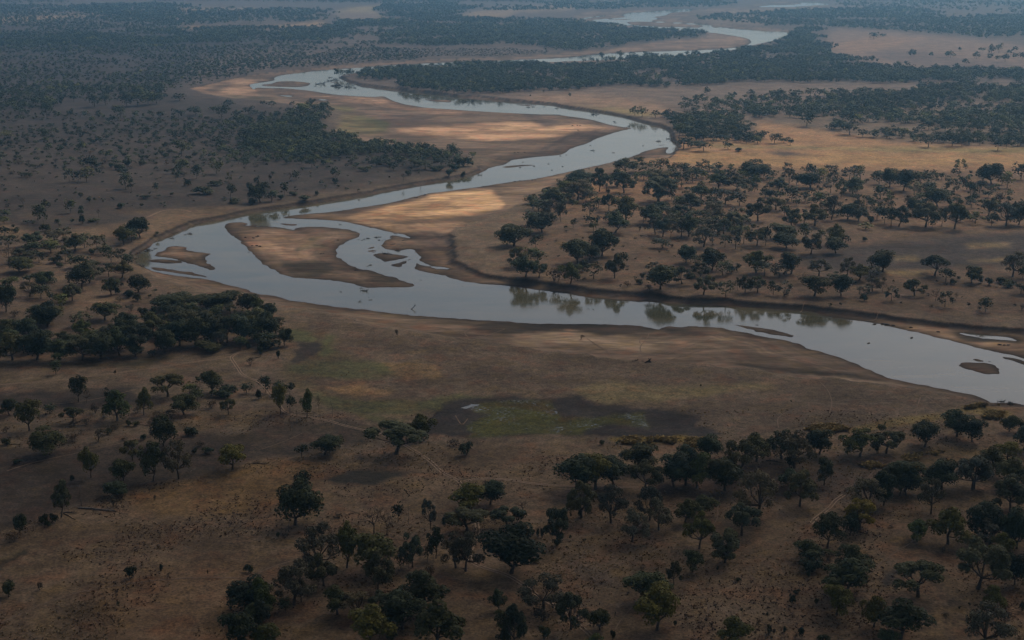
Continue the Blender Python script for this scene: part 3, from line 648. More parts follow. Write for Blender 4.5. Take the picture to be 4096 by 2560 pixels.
me = mesh_np('ground', np.stack([gx, gy, gz], 1), F, M_LAND, True,
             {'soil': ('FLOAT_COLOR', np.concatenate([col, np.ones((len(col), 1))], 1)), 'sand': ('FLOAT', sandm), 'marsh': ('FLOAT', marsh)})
ground = link('ground', me); tag(ground, kind='structure')
# water sheet, carrying how shallow it is
near_w = (dwn > -22).reshape(nr, nc)
fm = (near_w[:-1, :-1] | near_w[:-1, 1:] | near_w[1:, 1:] | near_w[1:, :-1]).ravel()
wf = F[fm]; used = np.unique(wf); rem = np.zeros(nr * nc, np.int64); rem[used] = np.arange(len(used))
shal = np.clip(1 - dwn[used] / (5.0 + 16.0 * vnoise(gx[used], gy[used], 45, 301)), 0, 1)
me = mesh_np('river', np.stack([gx[used], gy[used], np.full(len(used), ZW)], 1), rem[wf], M_WATER, True, {'shallow': ('FLOAT', shal)})
river = link('river', me); tag(river, kind='structure')
del GX, GY, F
# ---------------------------------------------------------------- trees and bushes read off the photograph
# per enlargement 'cr': x y width height kind ; kinds: d dark evergreen, g green, f grey-green feathery, o olive, y yellow-green,
# u flat umbrella, s bush, t twiggy bush, b leafless tree, n dead snag
TREES = """
33 300 250 330 330 f; 930 275 370 300 f; 1090 240 200 310 d; 1245 150 230 260 f; 1305 145 200 250 d; 1540 315 280 330 f; 1640 60 260 250 d; 1945 85 260 290 f;
2290 300 350 330 f; 870 470 300 280 y; 775 525 150 210 d; 560 640 290 320 f; 1410 570 210 200 g; 1700 605 320 340 g; 2060 580 350 340 d; 2090 640 330 260 f;
2350 650 240 360 d; 2220 745 220 230 o; 400 770 320 200 g; 425 860 200 130 s; 810 860 340 240 g; 740 1070 470 330 g; 1985 1030 480 450 f; 2330 990 220 290 d;
1420 1105 430 330 u; 650 1275 280 270 o; 2140 1230 210 220 o; 1000 1385 240 280 o; 1250 1500 420 350 f; 2060 1620 440 430 f; 230 1175 60 90 s; 205 1125 30 50 s;
460 1175 50 60 s; 320 1500 70 100 s; 155 1440 40 60 s; 15 1455 60 80 s; 520 1515 110 60 s; 380 920 40 70 s; 575 810 40 90 t; 1340 1200 60 70 s; 1130 1590 200 170 f;
2400 1240 60 90 s; 2270 1310 120 70 t; 1810 1220 30 30 s; 1900 1190 30 30 s; 265 1500 40 50 t; 60 1470 30 60 t
23 660 355 290 340 f; 935 405 260 330 f; 1300 380 220 330 f; 1385 475 270 290 f; 1135 585 300 300 f; 1635 400 230 220 g; 1800 340 230 185 g; 1770 650 290 320 y;
2330 330 340 420 f; 2170 525 310 280 u; 2010 780 320 320 f; 2010 765 130 150 s; 1705 870 190 200 g; 1530 990 145 210 f; 435 610 260 330 f; 430 618 80 70 s; 50 390 140 130 s;
-5 880 490 410 d; 300 1215 370 310 f; 290 1335 210 150 t; 560 1410 260 330 f; 830 1420 170 190 d; 1250 1160 370 280 g; 1370 1420 420 410 g; 2110 1530 270 230 o;
950 1512 50 90 s; 300 1505 110 120 s; 40 1600 240 390 f; 770 1600 180 140 o; 190 530 50 60 s; 290 545 40 90 s; 243 540 35 80 s; 555 565 30 45 s; 553 370 22 60 s;
640 350 45 75 s; 1110 985 75 70 t; 1940 865 30 50 s; 1548 1385 35 55 s; 1960 985 22 35 s; 2170 1270 28 60 s; 2400 1500 110 120 b; 100 310 150 120 b; 1450 500 20 60 n;
720 600 18 40 n; 1870 965 30 40 t; 1920 1210 30 40 t; 2410 1310 30 60 s; 975 1300 15 50 t
22 600 1610 400 320 d; 790 1600 380 320 g; 960 1570 280 270 d; 1210 1400 360 225 d; 1255 1605 290 260 f; 1530 1575 330 280 d; 1640 1560 300 340 f; 1745 1590 300 320 g;
1870 1300 220 200 d; 2010 1610 300 290 d; 2180 1480 300 330 f; 2310 1335 320 260 g; 1660 1420 270 230 g; 850 1175 60 40 s; 1000 1170 40 30 s; 655 180 50 40 t; 1785 632 28 25 s
32 130 1310 260 260 g; 250 1400 340 330 f; 205 1395 110 110 s; 485 1270 240 230 d; 865 1290 300 250 g; 1115 1260 330 260 f; 1480 1200 270 240 d; 1785 1100 280 240 g;
1930 1150 220 210 d; 2280 1055 150 145 d; 2400 1050 110 95 s; 2265 1330 220 170 g; 2120 1450 290 250 g; 2290 1570 330 270 f; 1930 1600 360 320 f; 1640 1600 300 250 f;
1290 1620 370 290 d; 1110 1600 220 200 d; 530 1560 190 240 g; 1030 1262 50 100 s; 1105 995 22 32 s; 1030 960 16 26 s; 2050 830 80 60 t; 215 1600 240 190 g; 10 1290 120 180 g;
220 775 25 20 s; 2290 805 70 55 t
13 370 425 410 390 d; 310 490 30 130 n; 205 540 40 50 s; 455 52 130 135 s; 1120 530 270 290 b; 1232 520 150 215 b; 1345 392 105 165 d; 1440 418 40 170 n; 1655 470 140 290 f;
1690 412 30 60 s; 1778 445 40 95 s; 2015 290 310 245 o; 2215 232 240 210 d; 2000 482 330 205 u; 2375 460 340 205 u; 2165 520 45 140 b; 590 865 400 430 f; 640 1000 290 300 f;
860 830 220 400 o; 1110 865 480 350 g; 1150 1065 310 360 f; 1480 825 220 310 f; 1370 842 110 150 d; 1440 832 90 140 g; 1700 742 150 280 g; 1620 772 90 150 d;
1890 830 260 310 f; 1980 862 310 350 f; 1655 905 115 110 t; 360 1180 340 400 f; 430 1155 170 220 f; 590 1000 60 90 b; 280 1250 135 140 d; 60 1280 260 330 g;
770 1270 280 270 g; 930 1300 290 240 f; 1070 1550 350 360 o; 1590 1220 430 360 g; 1200 1285 230 220 f; 1380 1410 360 330 d; 1720 1570 420 420 g; 1930 1500 60 95 s;
2300 1230 150 195 g; 2400 1480 260 270 f; 80 1620 260 250 o; 2330 1515 130 90 s; 30 1400 190 250 f; 1290 1515 100 80 s; 50 1150 180 200 g; 2150 1150 22 40 t
03 190 520 125 190 d; 130 582 150 105 t; 400 412 85 85 s; 500 402 90 85 s; 455 442 65 60 s; 340 457 60 80 b; 580 352 150 330 f; 770 242 60 180 n; 1080 155 215 130 d;
1070 250 110 100 t; 1230 932 110 115 s; 1525 856 42 65 s; 1120 1200 36 50 s; 85 1105 125 150 s; 370 1037 75 75 t; 2350 872 100 75 s; 2320 1230 370 280 d; 2280 1590 340 330 g;
1410 130 60 60 b; 685 12 40 60 s; 2395 1380 260 220 g; 1960 890 20 40 t; 1590 915 60 40 t; 1460 190 40 50 t
02 530 515 112 132 d; 745 772 165 235 g; 820 782 90 135 b; 90 900 180 155 g; 280 1047 215 280 g; 470 887 130 90 d; 690 970 185 145 u; 1015 760 60 110 d; 1110 950 265 270 g;
1360 897 145 240 o; 1590 722 290 205 u; 1790 690 150 95 g; 1535 905 35 125 n; 1740 892 235 180 d; 1865 770 130 120 g; 2010 685 180 190 d; 1890 622 85 95 d; 2100 725 200 90 s;
2200 672 90 60 s; 2330 692 115 90 d; 2160 892 155 145 u; 1820 1085 150 80 s; 440 1262 290 225 d; 65 1178 90 62 s; 170 1357 90 50 s; 690 1150 170 90 t; 930 1150 150 120 t;
1020 1085 80 60 s; 1220 1000 50 50 s; 1290 1000 70 45 s; 1545 1192 215 260 d; 1550 962 55 55 s; 1255 1325 215 185 u; 860 1492 175 280 o; 1170 1515 195 190 d;
1450 1520 240 350 g; 1690 1500 260 350 f; 2200 1417 290 230 g; 1350 1132 65 55 s; 1840 1260 60 50 s; 1980 1262 120 62 s; 1900 1190 110 50 t; 60 1060 90 60 t; 820 990 120 60 t;
700 1000 110 60 t; 1090 1035 150 60 t; 1440 970 60 50 t; 1440 1100 80 70 t; 1500 910 150 60 t; 1620 920 140 70 t; 2000 830 120 80 t; 1300 880 80 70 t; 900 880 120 90 t;
250 165 200 165 d; 60 150 190 150 g; 150 122 130 130 g; 300 92 72 50 s; 450 62 170 200 d; 770 162 160 155 o; 570 172 100 62 s; 390 262 200 160 d; 120 380 300 240 g; 350 375 280 270 d;
570 380 260 200 f; 780 380 240 210 f; 950 362 250 230 d; 1130 332 260 260 g; 1200 262 200 250 d; 1330 312 230 250 f; 1560 312 200 200 d; 1700 242 250 240 d; 1850 250 260 260 g;
1970 292 270 95 s; 2000 215 300 260 d; 2150 215 260 230 f; 2300 205 260 240 d; 2400 190 220 220 g; 60 280 240 190 g; 1030 220 220 180 f; 870 260 200 150 g; 660 270 230 130 f; 1450 130 260 200 g;
1700 90 260 180 d; 1900 110 260 190 f; 1090 522 30 45 t; 2370 430 80 70 t; 2350 272 55 60 s; 720 100 60 40 t
12 95 682 112 145 d; 220 702 140 115 d; 320 705 105 115 d; 235 892 140 260 o; 322 872 115 155 d; 482 927 135 255 o; 25 747 70 85 s; 595 872 60 160 b; 725 912 40 155 n;
385 970 22 120 n; 325 1052 32 120 n; 432 1300 125 122 d; 648 1275 240 175 d; 790 1215 110 125 d; 1325 1268 480 295 u; 1550 1115 305 225 o; 1990 1272 150 120 s; 1870 1192 125 62 t;
90 170 250 230 d; 270 242 145 155 d; 120 275 190 110 s; 40 345 50 95 s; 210 365 42 75 s; 30 60 200 160 g; 20 240 140 120 d; 160 60 80 70 t; 1340 150 40 60 t
21 1060 125 170 125 f; 1200 105 120 120 f; 1290 122 160 105 f; 1400 112 125 115 g; 1510 168 85 125 f; 1620 145 140 105 f; 1745 175 150 125 f; 650 232 185 115 d; 825 297 135 195 f;
890 298 115 145 f; 995 252 150 145 g; 1060 310 165 175 f; 1165 212 72 90 o; 1245 188 125 82 g; 1600 255 135 130 f; 1705 212 130 120 f; 1805 182 62 82 o; 1865 105 112 60 g;
1985 142 82 52 d; 1385 392 265 205 f; 1420 235 230 120 f; 1540 275 120 90 f; 1950 275 185 155 o; 2075 202 100 115 f; 2190 195 112 85 o; 2290 175 215 145 d; 2380 165 90 115 d;
2125 292 185 125 f; 2200 335 125 95 f; 2285 215 62 72 o; 2290 305 55 85 f; 2395 352 85 72 f; 1508 375 75 90 d; 1785 385 172 160 f; 1705 335 150 82 f; 620 382 225 175 f;
510 332 170 120 o; 380 425 180 145 f; 505 462 135 130 f; 250 485 185 105 d; 370 555 175 165 f; 460 585 90 155 f; 190 622 155 122 d; 285 685 215 165 d; 600 450 52 62 o;
735 545 110 130 f; 915 482 125 175 f; 1005 362 85 52 f; 700 405 95 85 f; 1080 582 220 215 g; 975 685 195 185 g; 1300 605 215 165 f; 1240 592 90 120 f; 1410 522 190 115 g;
1355 702 140 145 f; 1425 725 125 165 f; 1500 742 95 145 b; 1600 725 145 165 f; 1672 722 185 185 g; 1590 565 175 125 f; 1690 482 175 155 f; 1575 445 105 95 f; 1805 585 155 95 g;
1890 565 200 155 f; 2015 422 175 135 f; 1935 402 112 125 f; 2150 432 135 112 d; 2322 577 185 195 f; 1812 822 170 175 f; 1892 782 112 160 f; 2012 825 85 105 f; 2112 842 115 165 f;
2000 702 155 135 f; 2130 642 205 165 f; 2190 792 125 155 f; 2315 812 165 185 f; 2395 812 80 165 d; 578 642 48 82 o; 740 610 95 85 d; 808 602 55 72 d; 770 672 72 92 o; 815 455 110 95 g;
1425 832 155 82 d; 20 812 265 180 d; 225 842 115 122 d; 620 978 225 195 d; 730 945 165 140 d; 850 908 215 225 d; 1035 1002 95 120 d; 970 1117 165 205 f; 772 1122 135 135 f;
665 1052 92 102 s; 555 1167 165 175 g; 400 1142 150 110 t; 255 1112 135 145 f; 130 1107 205 175 g; 60 1012 180 170 f; 180 952 112 112 d; 242 977 122 115 f; 1242 1122 52 52 s;
1165 1132 32 32 s; 1210 1172 62 42 s; 1402 1222 205 205 d; 1340 1062 115 95 f; 1605 1172 185 155 f; 1645 972 155 145 d; 1690 965 82 125 f; 1780 1102 175 125 f; 1890 1042 205 185 d;
1770 1002 165 95 g; 1990 1092 145 125 g; 2070 1072 92 72 s; 2130 1055 52 72 d; 1810 1272 165 175 f; 1892 1152 52 42 s; 2020 1297 125 130 f; 2202 1252 135 145 f; 2130 1235 52 110 f;
2310 1065 195 185 g; 2385 1095 150 130 f; 2322 1252 135 145 f; 1300 1232 105 52 t; 1210 672 25 40 t; 870 580 30 45 t; 630 1140 40 40 t; 680 1135 40 30 t; 1025 1200 25 25 t; 1090 1195 60 50 t; 440 1150 40 60 t
31 200 222 115 125 f; 270 232 92 95 f; 400 265 175 135 d; 390 145 75 105 d; 440 142 82 82 d; 522 202 105 115 o; 590 155 112 95 f; 622 235 105 125 f; 590 312 125 125 f;
690 352 95 135 f; 800 322 175 145 g; 770 195 135 105 f; 872 182 115 115 o; 90 302 165 125 f; 225 392 135 132 d; 75 472 155 135 f; 350 395 92 92 f; 470 292 32 52 s; 405 322 32 52 s;
500 442 115 122 d; 600 562 145 205 f; 410 435 82 75 f; 222 642 155 165 f; 442 622 195 185 f; 340 602 145 85 f; 752 562 145 135 d; 852 582 155 145 f; 930 485 105 135 f;
1060 372 112 122 d; 1000 402 92 82 f; 840 442 62 62 s; 1070 462 62 62 d; 1170 452 52 62 d; 1100 602 115 145 d; 1030 562 115 112 d; 1162 622 105 165 f; 1235 627 155 175 f;
920 655 120 65 u; 970 602 62 72 s; 1050 232 135 112 g; 1150 255 155 155 d; 1280 292 175 175 d; 1380 332 125 125 f; 1440 252 135 135 g; 1540 235 105 105 f; 1520 302 125 85 d;
1600 442 175 155 d; 1460 402 125 85 g; 1390 512 145 135 d; 1490 632 205 200 f; 1550 642 72 85 d; 1642 625 115 145 f; 1760 652 185 240 f; 1780 405 72 65 d; 1760 305 145 112 f;
1700 372 92 82 f; 1640 185 72 62 d; 1810 112 112 105 f; 1775 145 72 62 d; 1842 275 62 105 d; 1910 372 112 155 f; 2000 312 105 105 f; 2110 225 175 175 d; 2030 205 135 95 g;
1910 145 32 42 s; 2390 182 125 135 d; 2260 265 112 135 o; 2210 235 75 75 g; 2080 352 72 62 d; 2190 412 92 95 t; 2275 412 28 52 s; 2340 432 28 42 s; 2395 402 22 32 s; 1920 452 85 85 f;
1958 602 125 105 f; 2080 532 135 155 f; 2110 625 92 105 f; 2250 622 175 195 f; 2370 612 145 185 d; 2390 482 75 75 d; 1310 415 92 82 t; 1165 382 62 75 t; 20 350 80 60 s;
130 742 175 125 d; 175 832 185 135 d; 355 752 115 135 o; 405 892 172 185 f; 505 747 72 85 o; 640 802 145 175 o; 640 882 155 135 d; 730 802 85 85 f; 915 767 52 38 s;
218 1077 185 180 d; 105 1117 135 125 f; 480 1097 182 155 f; 750 1092 145 155 f; 862 1137 155 135 o; 970 1102 135 85 f; 1080 1057 205 185 d; 1575 1092 225 175 u; 1680 1152 150 125 d;
1925 1162 162 142 d; 2310 1105 225 215 f; 2405 1125 80 95 d; 625 1155 125 95 u; 440 1287 212 172 g; 690 1282 165 175 d; 340 1162 155 105 b; 50 1272 95 115 d; 150 1285 125 130 f;
985 1242 145 135 f; 1080 1245 85 92 b; 905 1332 72 62 s; 905 1292 115 95 f; 1165 1332 115 125 f; 1385 1282 155 145 f; 1580 1335 92 115 b; 1670 1387 125 125 f; 2055 1432 125 125 f;
1775 1342 62 92 b; 2390 1262 135 95 d; 1800 1140 45 38 s; 1740 1172 75 45 s; 1600 1162 25 25 s; 1190 1160 28 28 s; 825 1172 32 30 s; 2090 1182 85 65 s; 2200 1162 105 55 s; 2010 1162 45 42 s;
1540 1422 32 52 t; 590 1385 35 28 s; 1100 1150 60 40 t; 2400 1420 60 60 t; 680 1370 30 20 s; 2280 1200 110 60 s; 1890 1390 40 40 t
01 870 92 122 115 d; 820 205 105 125 f; 740 205 72 92 f; 655 212 72 112 f; 1190 272 115 135 f; 1242 292 52 105 f; 1145 92 92 52 s; 1210 62 72 62 s; 1050 72 52 42 s; 1710 122 122 112 g;
1662 198 82 112 f; 1860 177 92 122 d; 2045 132 105 112 g; 1475 297 48 78 d; 1512 332 22 82 n; 1780 242 62 52 s; 2040 242 122 42 s; 1930 322 185 65 s; 2180 357 92 122 g; 2162 212 52 85 f;
2370 282 62 62 s; 2390 422 82 62 s; 2215 402 125 42 s; 1385 367 82 34 s; 1500 362 42 34 s; 1630 342 42 34 s; 760 352 52 42 s; 845 392 52 44 s; 890 387 34 28 s; 975 392 38 28 s;
1065 377 42 28 s; 1145 452 82 48 s; 1345 447 42 34 s; 1555 417 28 22 s; 668 502 82 115 g; 770 472 52 38 s; 770 512 52 38 s; 360 572 112 135 d; 430 472 82 92 f; 410 602 72 115 f;
220 462 62 105 b; 190 462 54 34 s; 75 442 42 30 s; 45 542 92 72 d; 40 602 82 65 o; 48 722 92 95 d; 145 687 66 46 s; 122 642 42 32 s; 250 602 52 34 s; 310 602 38 32 s; 435 672 95 62 s;
560 627 34 22 s; 780 602 48 75 s; 690 602 42 44 s; 890 582 92 34 s; 935 542 42 75 b; 540 592 62 34 s; 1325 732 155 175 d; 1200 702 105 95 d; 1170 802 135 155 o; 1245 772 125 115 d;
600 762 155 115 f; 520 802 225 125 f; 320 822 195 125 f; 80 832 155 115 f; 300 902 155 125 g; 480 882 165 115 g; 710 862 155 145 f; 800 832 125 125 f; 620 962 135 125 f;
80 985 155 150 b; 210 962 185 115 f; 190 1062 195 125 d; 370 972 135 105 f; 920 862 135 135 f; 980 892 115 95 f; 520 972 155 52 s; 1052 965 135 130 d; 1150 962 82 115 f;
1215 1012 115 115 d; 755 1017 165 105 d; 845 1042 155 85 g; 775 1212 215 205 d; 850 1162 155 165 f; 1155 1115 165 145 f; 1030 1102 145 115 f; 960 1065 62 52 s; 415 1217 175 145 d;
280 1152 105 72 d; 90 1205 155 95 g; 285 1292 155 135 f; 390 1312 145 115 f; 582 1402 115 125 o; 500 1342 85 85 d; 685 1330 155 145 f; 60 1432 155 240 d; 1050 1272 155 145 g;
1110 1267 52 62 s; 1305 1252 172 145 d; 1215 1297 105 72 s; 992 1512 192 150 g; 450 1552 265 165 d; 780 1570 165 115 f; 1465 1262 42 42 s; 1300 1332 72 62 s; 1340 1482 82 82 s;
1450 1482 82 92 s; 1500 1392 92 72 s; 1160 1202 38 42 s; 1680 1392 255 130 d; 1950 1402 240 125 d; 2100 1422 300 165 d; 2340 1435 185 155 d; 140 1480 90 60 t; 1130 1335 70 45 t; 570 1010 60 40 s;
825 1420 22 30 s; 1140 1405 30 28 s; 1190 1395 18 22 s; 1075 1380 30 26 s; 270 1440 40 36 s; 880 890 70 50 s; 1600 1300 50 50 t; 1240 1430 60 70 t; 1480 700 50 30 s
11 270 332 65 115 d; 40 402 155 165 d; 150 392 115 95 d; 460 382 105 46 s; 235 372 62 42 s; 577 332 52 38 s; 655 267 38 32 s; 610 232 56 28 s; 755 217 62 42 s; 752 167 72 92 g;
380 192 62 85 d; 310 212 42 92 b; 130 242 42 105 b; 525 72 82 95 d; 447 102 42 32 s; 360 332 92 28 s; 1077 227 36 25 s; 1392 202 32 72 b; 1432 147 62 44 s; 1258 167 22 18 s;
1300 97 82 75 d; 1015 105 115 42 s; 1822 152 72 62 s; 1960 132 52 42 s; 8 252 52 92 d; 580 82 38 28 s; 690 82 52 28 s; 165 142 48 32 s; 850 282 52 22 s; 1140 60 110 80 d; 1240 50 120 70 g;
1500 60 170 80 d; 1600 90 150 80 g; 1700 100 120 40 s; 1860 100 100 60 s; 1960 60 150 80 s; 1750 60 150 80 d; 1900 40 130 70 s; 1550 155 30 90 n
00 895 1012 135 105 d; 1000 992 115 95 g; 1200 1012 135 115 d; 1300 1002 155 115 g; 1400 992 135 115 g; 1480 982 125 95 g; 1530 912 155 115 d; 1695 952 105 65 d; 445 1122 115 155 g;
700 957 82 68 d; 575 992 82 95 d; 480 1002 95 85 g; 340 1002 95 75 d; 2162 1022 95 78 d; 2095 1122 125 115 g; 2020 1062 95 55 d; 2230 1117 112 72 d; 1850 1092 135 75 d; 1690 1112 112 78 d;
1520 1112 78 58 d; 1420 1102 62 54 d; 1285 1112 62 62 g; 1140 1112 112 105 g; 1068 1162 72 72 d; 930 1122 52 72 f; 665 1112 62 75 d; 410 1322 105 105 f; 520 1282 72 64 f; 1380 1282 62 75 d;
1670 1312 85 75 d; 1260 1212 52 85 g; 1750 1272 34 95 g; 1960 1232 34 44 d; 1865 1292 52 64 g; 1720 1472 135 135 g; 930 1352 62 54 d; 760 1412 62 64 d; 50 1312 125 75 f; 30 1392 52 54 d;
2350 1080 100 70 d; 2120 190 60 38 d; 2220 215 50 40 d; 2360 215 90 50 d; 820 1112 60 60 g; 560 1112 60 55 g; 210 1080 80 60 g; 620 860 70 50 g; 480 870 70 50 g; 1190 860 120 70 g; 1080 800 60 50 d
10 150 1012 78 52 u; 70 1002 62 46 d; 515 1012 85 75 d; 340 1002 48 42 d; 230 1037 28 20 s; 450 1112 145 125 g; 600 1102 155 115 d; 785 737 92 85 d; 880 722 95 65 d; 200 1090 50 40 d; 45 225 65 60 d
20 1160 1092 85 78 o; 1230 1102 95 82 g; 1355 1112 82 68 d; 550 917 25 38 d; 300 872 26 22 s; 172 910 16 16 s; 850 557 56 58 d; 1660 1300 120 100 g; 1620 1410 140 100 d; 1690 1400 90 80 g; 1810 1430 150 90 d; 1750 1390 70 60 g;
2040 1410 80 70 g; 2140 1430 70 35 s; 2215 1355 80 70 d; 2320 1360 90 75 g; 2360 1310 100 70 d; 1580 1290 90 110 g; 1740 970 62 55 d; 1030 540 80 55 f; 1280 540 85 55 f; 1140 545 90 50 f
30 1000 367 82 58 d; 1085 362 62 40 d; 1350 527 70 58 d; 1380 532 50 46 g; 1540 542 46 48 d; 1690 542 40 54 g; 1722 547 82 58 d; 1813 490 35 36 d; 1860 617 60 56 d; 1970 557 62 62 d; 2020 497 66 42 d; 2110 512 72 82 d;
2180 502 60 84 g; 2092 562 62 54 d; 2168 582 60 52 d; 2240 582 72 66 d; 2330 492 52 48 d; 2280 522 52 48 g; 2330 552 60 48 d; 2400 560 60 60 d; 255 935 105 80 d; 315 912 32 48 g; 400 907 85 68 d; 480 912 62 70 d; 535 907 70 64 g;
625 897 85 58 d; 690 897 80 64 d; 745 902 62 48 d; 900 932 140 95 f; 830 890 60 45 d; 2170 1422 115 105 d; 1515 1392 135 105 d; 770 1275 165 110 d; 60 1355 110 85 d; 210 1370 60 65 d; 150 1350 90 50 g; 365 1195 130 120 d;
600 1225 100 60 d; 890 1295 90 70 d; 1000 1300 110 70 g; 1150 1310 90 60 d; 1390 1350 65 50 g; 1740 1380 110 110 d; 1830 1380 80 90 d; 2250 1400 60 90 d; 2310 1390 50 50 g; 2000 1370 60 75 g; 1900 1370 80 70 g
"""
# dense woods and scrub: spacing m, tree size m, mix, outline (listed trees keep their room)
WOODS = [
 (17, 15, "ddggf", "30 0 900 200 960 420 990 600 930 900 930 1100 895 1270 910 1400 825 1950 845 2419 835 | 40 700 830 700 1400 | 30 2419 1400 2000 1370 1500 1350 1000 1290 700 1240 420 1170 0 1120 | 20 2200 1130 2100 1050 2200 950"),
 (15, 14, "dggd", "20 1500 1100 1700 1090 1880 1100 2050 1120 2200 1170 2240 1260 2130 1330 1900 1350 1720 1330 1600 1260 1500 1190"),
 (30, 14, "ddgo", "20 1570 1020 1720 910 2000 870 2419 890 2419 1150 2200 1130 1950 1080 1700 1060"),
 (16, 14, "dddg", """10 985 700 1120 668 1500 612 1900 600 2419 580 | 20 500 575 900 560 1200 555 1500 525 1640 470 1750 455 2000 440 2230 452 2419 415 | 30 0 395 110 375 200 300 400 265 550 300 520 420
 650 520 1000 560 1200 640 1350 610 1500 680 1700 665 1950 655 2419 690 | 40 600 720 600 800 | 30 2419 792 2100 778 1500 770 1000 785 0 785 | 20 2000 785 1500 815 1200 825 800 850 300 865 | 10 2200 890 1800 885 1500 850 1400 825 1100 790"""),
 (19, 14, "ddgg", """00 1600 285 2000 270 2419 262 | 10 400 265 640 250 720 205 1000 192 1300 185 1700 235 2419 255 | 20 0 175 400 190 700 205 850 222 1050 240 1400 282 1700 288 1840 305 1800 340 1400 385 1000 440 700 478 400 482 0 430 |
 10 2000 440 1500 448 1000 430 500 430 0 415 | 00 1800 420 1000 410 500 435 100 430 0 400 400 340 1000 310"""),
 (30, 16, "dddg", "00 600 60 1500 40 2419 90 | 10 700 90 720 115 800 180 660 205 300 212 150 190 0 130 | 00 2419 190 2000 240 1500 260 1000 200"),
 (24, 16, "ddd", "10 1110 95 1200 55 1500 45 1900 30 2060 75 1880 150 2000 180 2200 170 2419 195 2419 232 1900 222 1500 200 1250 150"),
 (34, 17, "ddd", "00 600 -60 1500 10 2419 20 | 10 1200 35 2050 20 | 20 0 20 330 45 320 95 0 112 | 10 2060 100 2330 55 | 20 600 95 1600 72 2090 60 2100 5 1700 -60 | 00 700 -120"),
 (28, 16, "ddg", "20 1640 192 1800 165 2000 145 2419 125 | 30 0 122 300 85 700 85 900 95 1300 70 1700 150 2419 150 | 40 600 150 600 340 | 30 2419 350 2000 365 1800 340 1500 320 1200 290 650 262 350 250 0 260 | 20 2419 235 2000 212"),
 (44, 16, "ddg", "30 700 60 620 20 300 -10 0 -60 | 40 900 -60 | 30 2419 140 1300 70"),
 (19, 9, "sdsg", "00 -500 330 700 280 1700 440 | 10 0 420 1400 450 1500 560 600 630 | 00 2419 690 2100 730 1800 790 1500 830 700 880 -500 900"),
 (22, 11, "sdg", "00 -500 30 1600 90 1600 250 700 300 -500 330"), (45, 14, "gd", "00 -500 -60 600 -60 600 60 1500 70 900 110 -500 170"),
 (15, 6, "sst", "10 700 470 2419 460 | 20 400 495 0 520 | 10 1500 555 600 620"),
 (17, 13, "ddgg", "10 390 1010 670 1010 650 1190 730 1240 820 1290 1000 1320 1400 1390 1800 1430 2050 1490 | 11 2070 20 1500 10 900 -30 | 10 700 1512 300 1500 0 1440 | 00 2300 1300 | 10 0 1180 200 1100"),
 (21, 8, "sdsgt", "00 1700 1200 2419 1200 | 10 0 1200 900 1350 2000 1480 | 11 2050 110 1700 110 1100 60 300 30 0 40"),
 (19, 8, "sstsgd", "00 -300 1080 1000 1100 2419 1130 | 10 300 1180 0 1500 | 01 2419 70 1500 60 700 60 -300 60"),
 (42, 5, "sst", "01 -300 60 2419 80 | 11 1700 130 900 280 0 400 | 01 1800 480 1000 420 300 420 -300 420"),
 (26, 9, "gds", "00 150 830 1100 820 1500 860 1500 980 900 940 500 960 250 1040 0 1000"),
 (26, 5, "sst", "01 1180 1250 1500 1290 1600 1420 1500 1512 1050 1512 1200 1400"), (13, 11, "ddgf", "01 1560 1370 1900 1330 2419 1370 | 12 150 0 250 100 100 230 | 02 2100 210 1700 270 1500 280 900 350 0 370 0 260 800 200 1200 50 | 01 1560 1450"),
 (32, 4, "tts", "02 400 900 2000 900 1700 1050 1000 1200 200 1200"), (40, 4, "tt", "31 900 1150 2419 1150 2419 1480 1500 1400 1000 1350"), (34, 4, "tts", "23 0 200 2419 200 2419 1512 0 1512"),
 (36, 4, "tts", "33 0 100 2419 100 2419 1512 0 1512"), (50, 4, "tt", "13 0 100 2419 100 2419 1512 0 1512"), (34, 4, "tts", "21 300 200 2300 600 2300 1250 300 1000"),
 (26, 13, "ddg", "40 20 840 700 840 700 1400 20 1400"), (34, 14, "dfg", "41 20 60 900 60 900 650 20 650"), (42, 14, "dfg", "41 20 1000 900 1000 900 1300 20 1300"), (34, 15, "dfg", "42 20 1200 900 1200 | 43 900 1900 20 1900"),
 (24, 9, "sdgst", "00 1000 720 1700 640 2419 560 | 10 700 520 600 620 100 690 | 00 2100 750 1700 850 1200 830"),
 (20, 12, "dgsd", "00 -300 820 700 800 1500 850 1560 960 900 900 600 950 200 1100 -300 1060"), (24, 12, "dgs", "00 -500 340 1000 300 1700 440 900 520 -500 470"),
 (18, 10, "sdgd", "10 100 1060 500 1100 700 1300 1400 1420 2000 1490 | 11 1500 60 700 20 0 60 | 01 1900 30 | 00 1900 1260"), (30, 9, "sdt", "01 -300 0 1000 20 1900 60 1700 160 800 190 -300 190"),
 (18, 13, "gfghds", "21 1200 480 1500 430 2000 440 2250 560 2200 740 1700 700 1300 640"), (14, 12, "dgf", "21 150 450 450 250 720 200 740 330 500 480 300 560 180 620"),
 (25, 10, "fgdstg", "31 0 60 900 60 1900 120 2419 150 2419 600 2000 600 1400 480 900 560 300 600 0 480"), (20, 10, "fgos", "21 900 60 1900 80 2419 120 2419 300 1900 260 1100 220"),
]
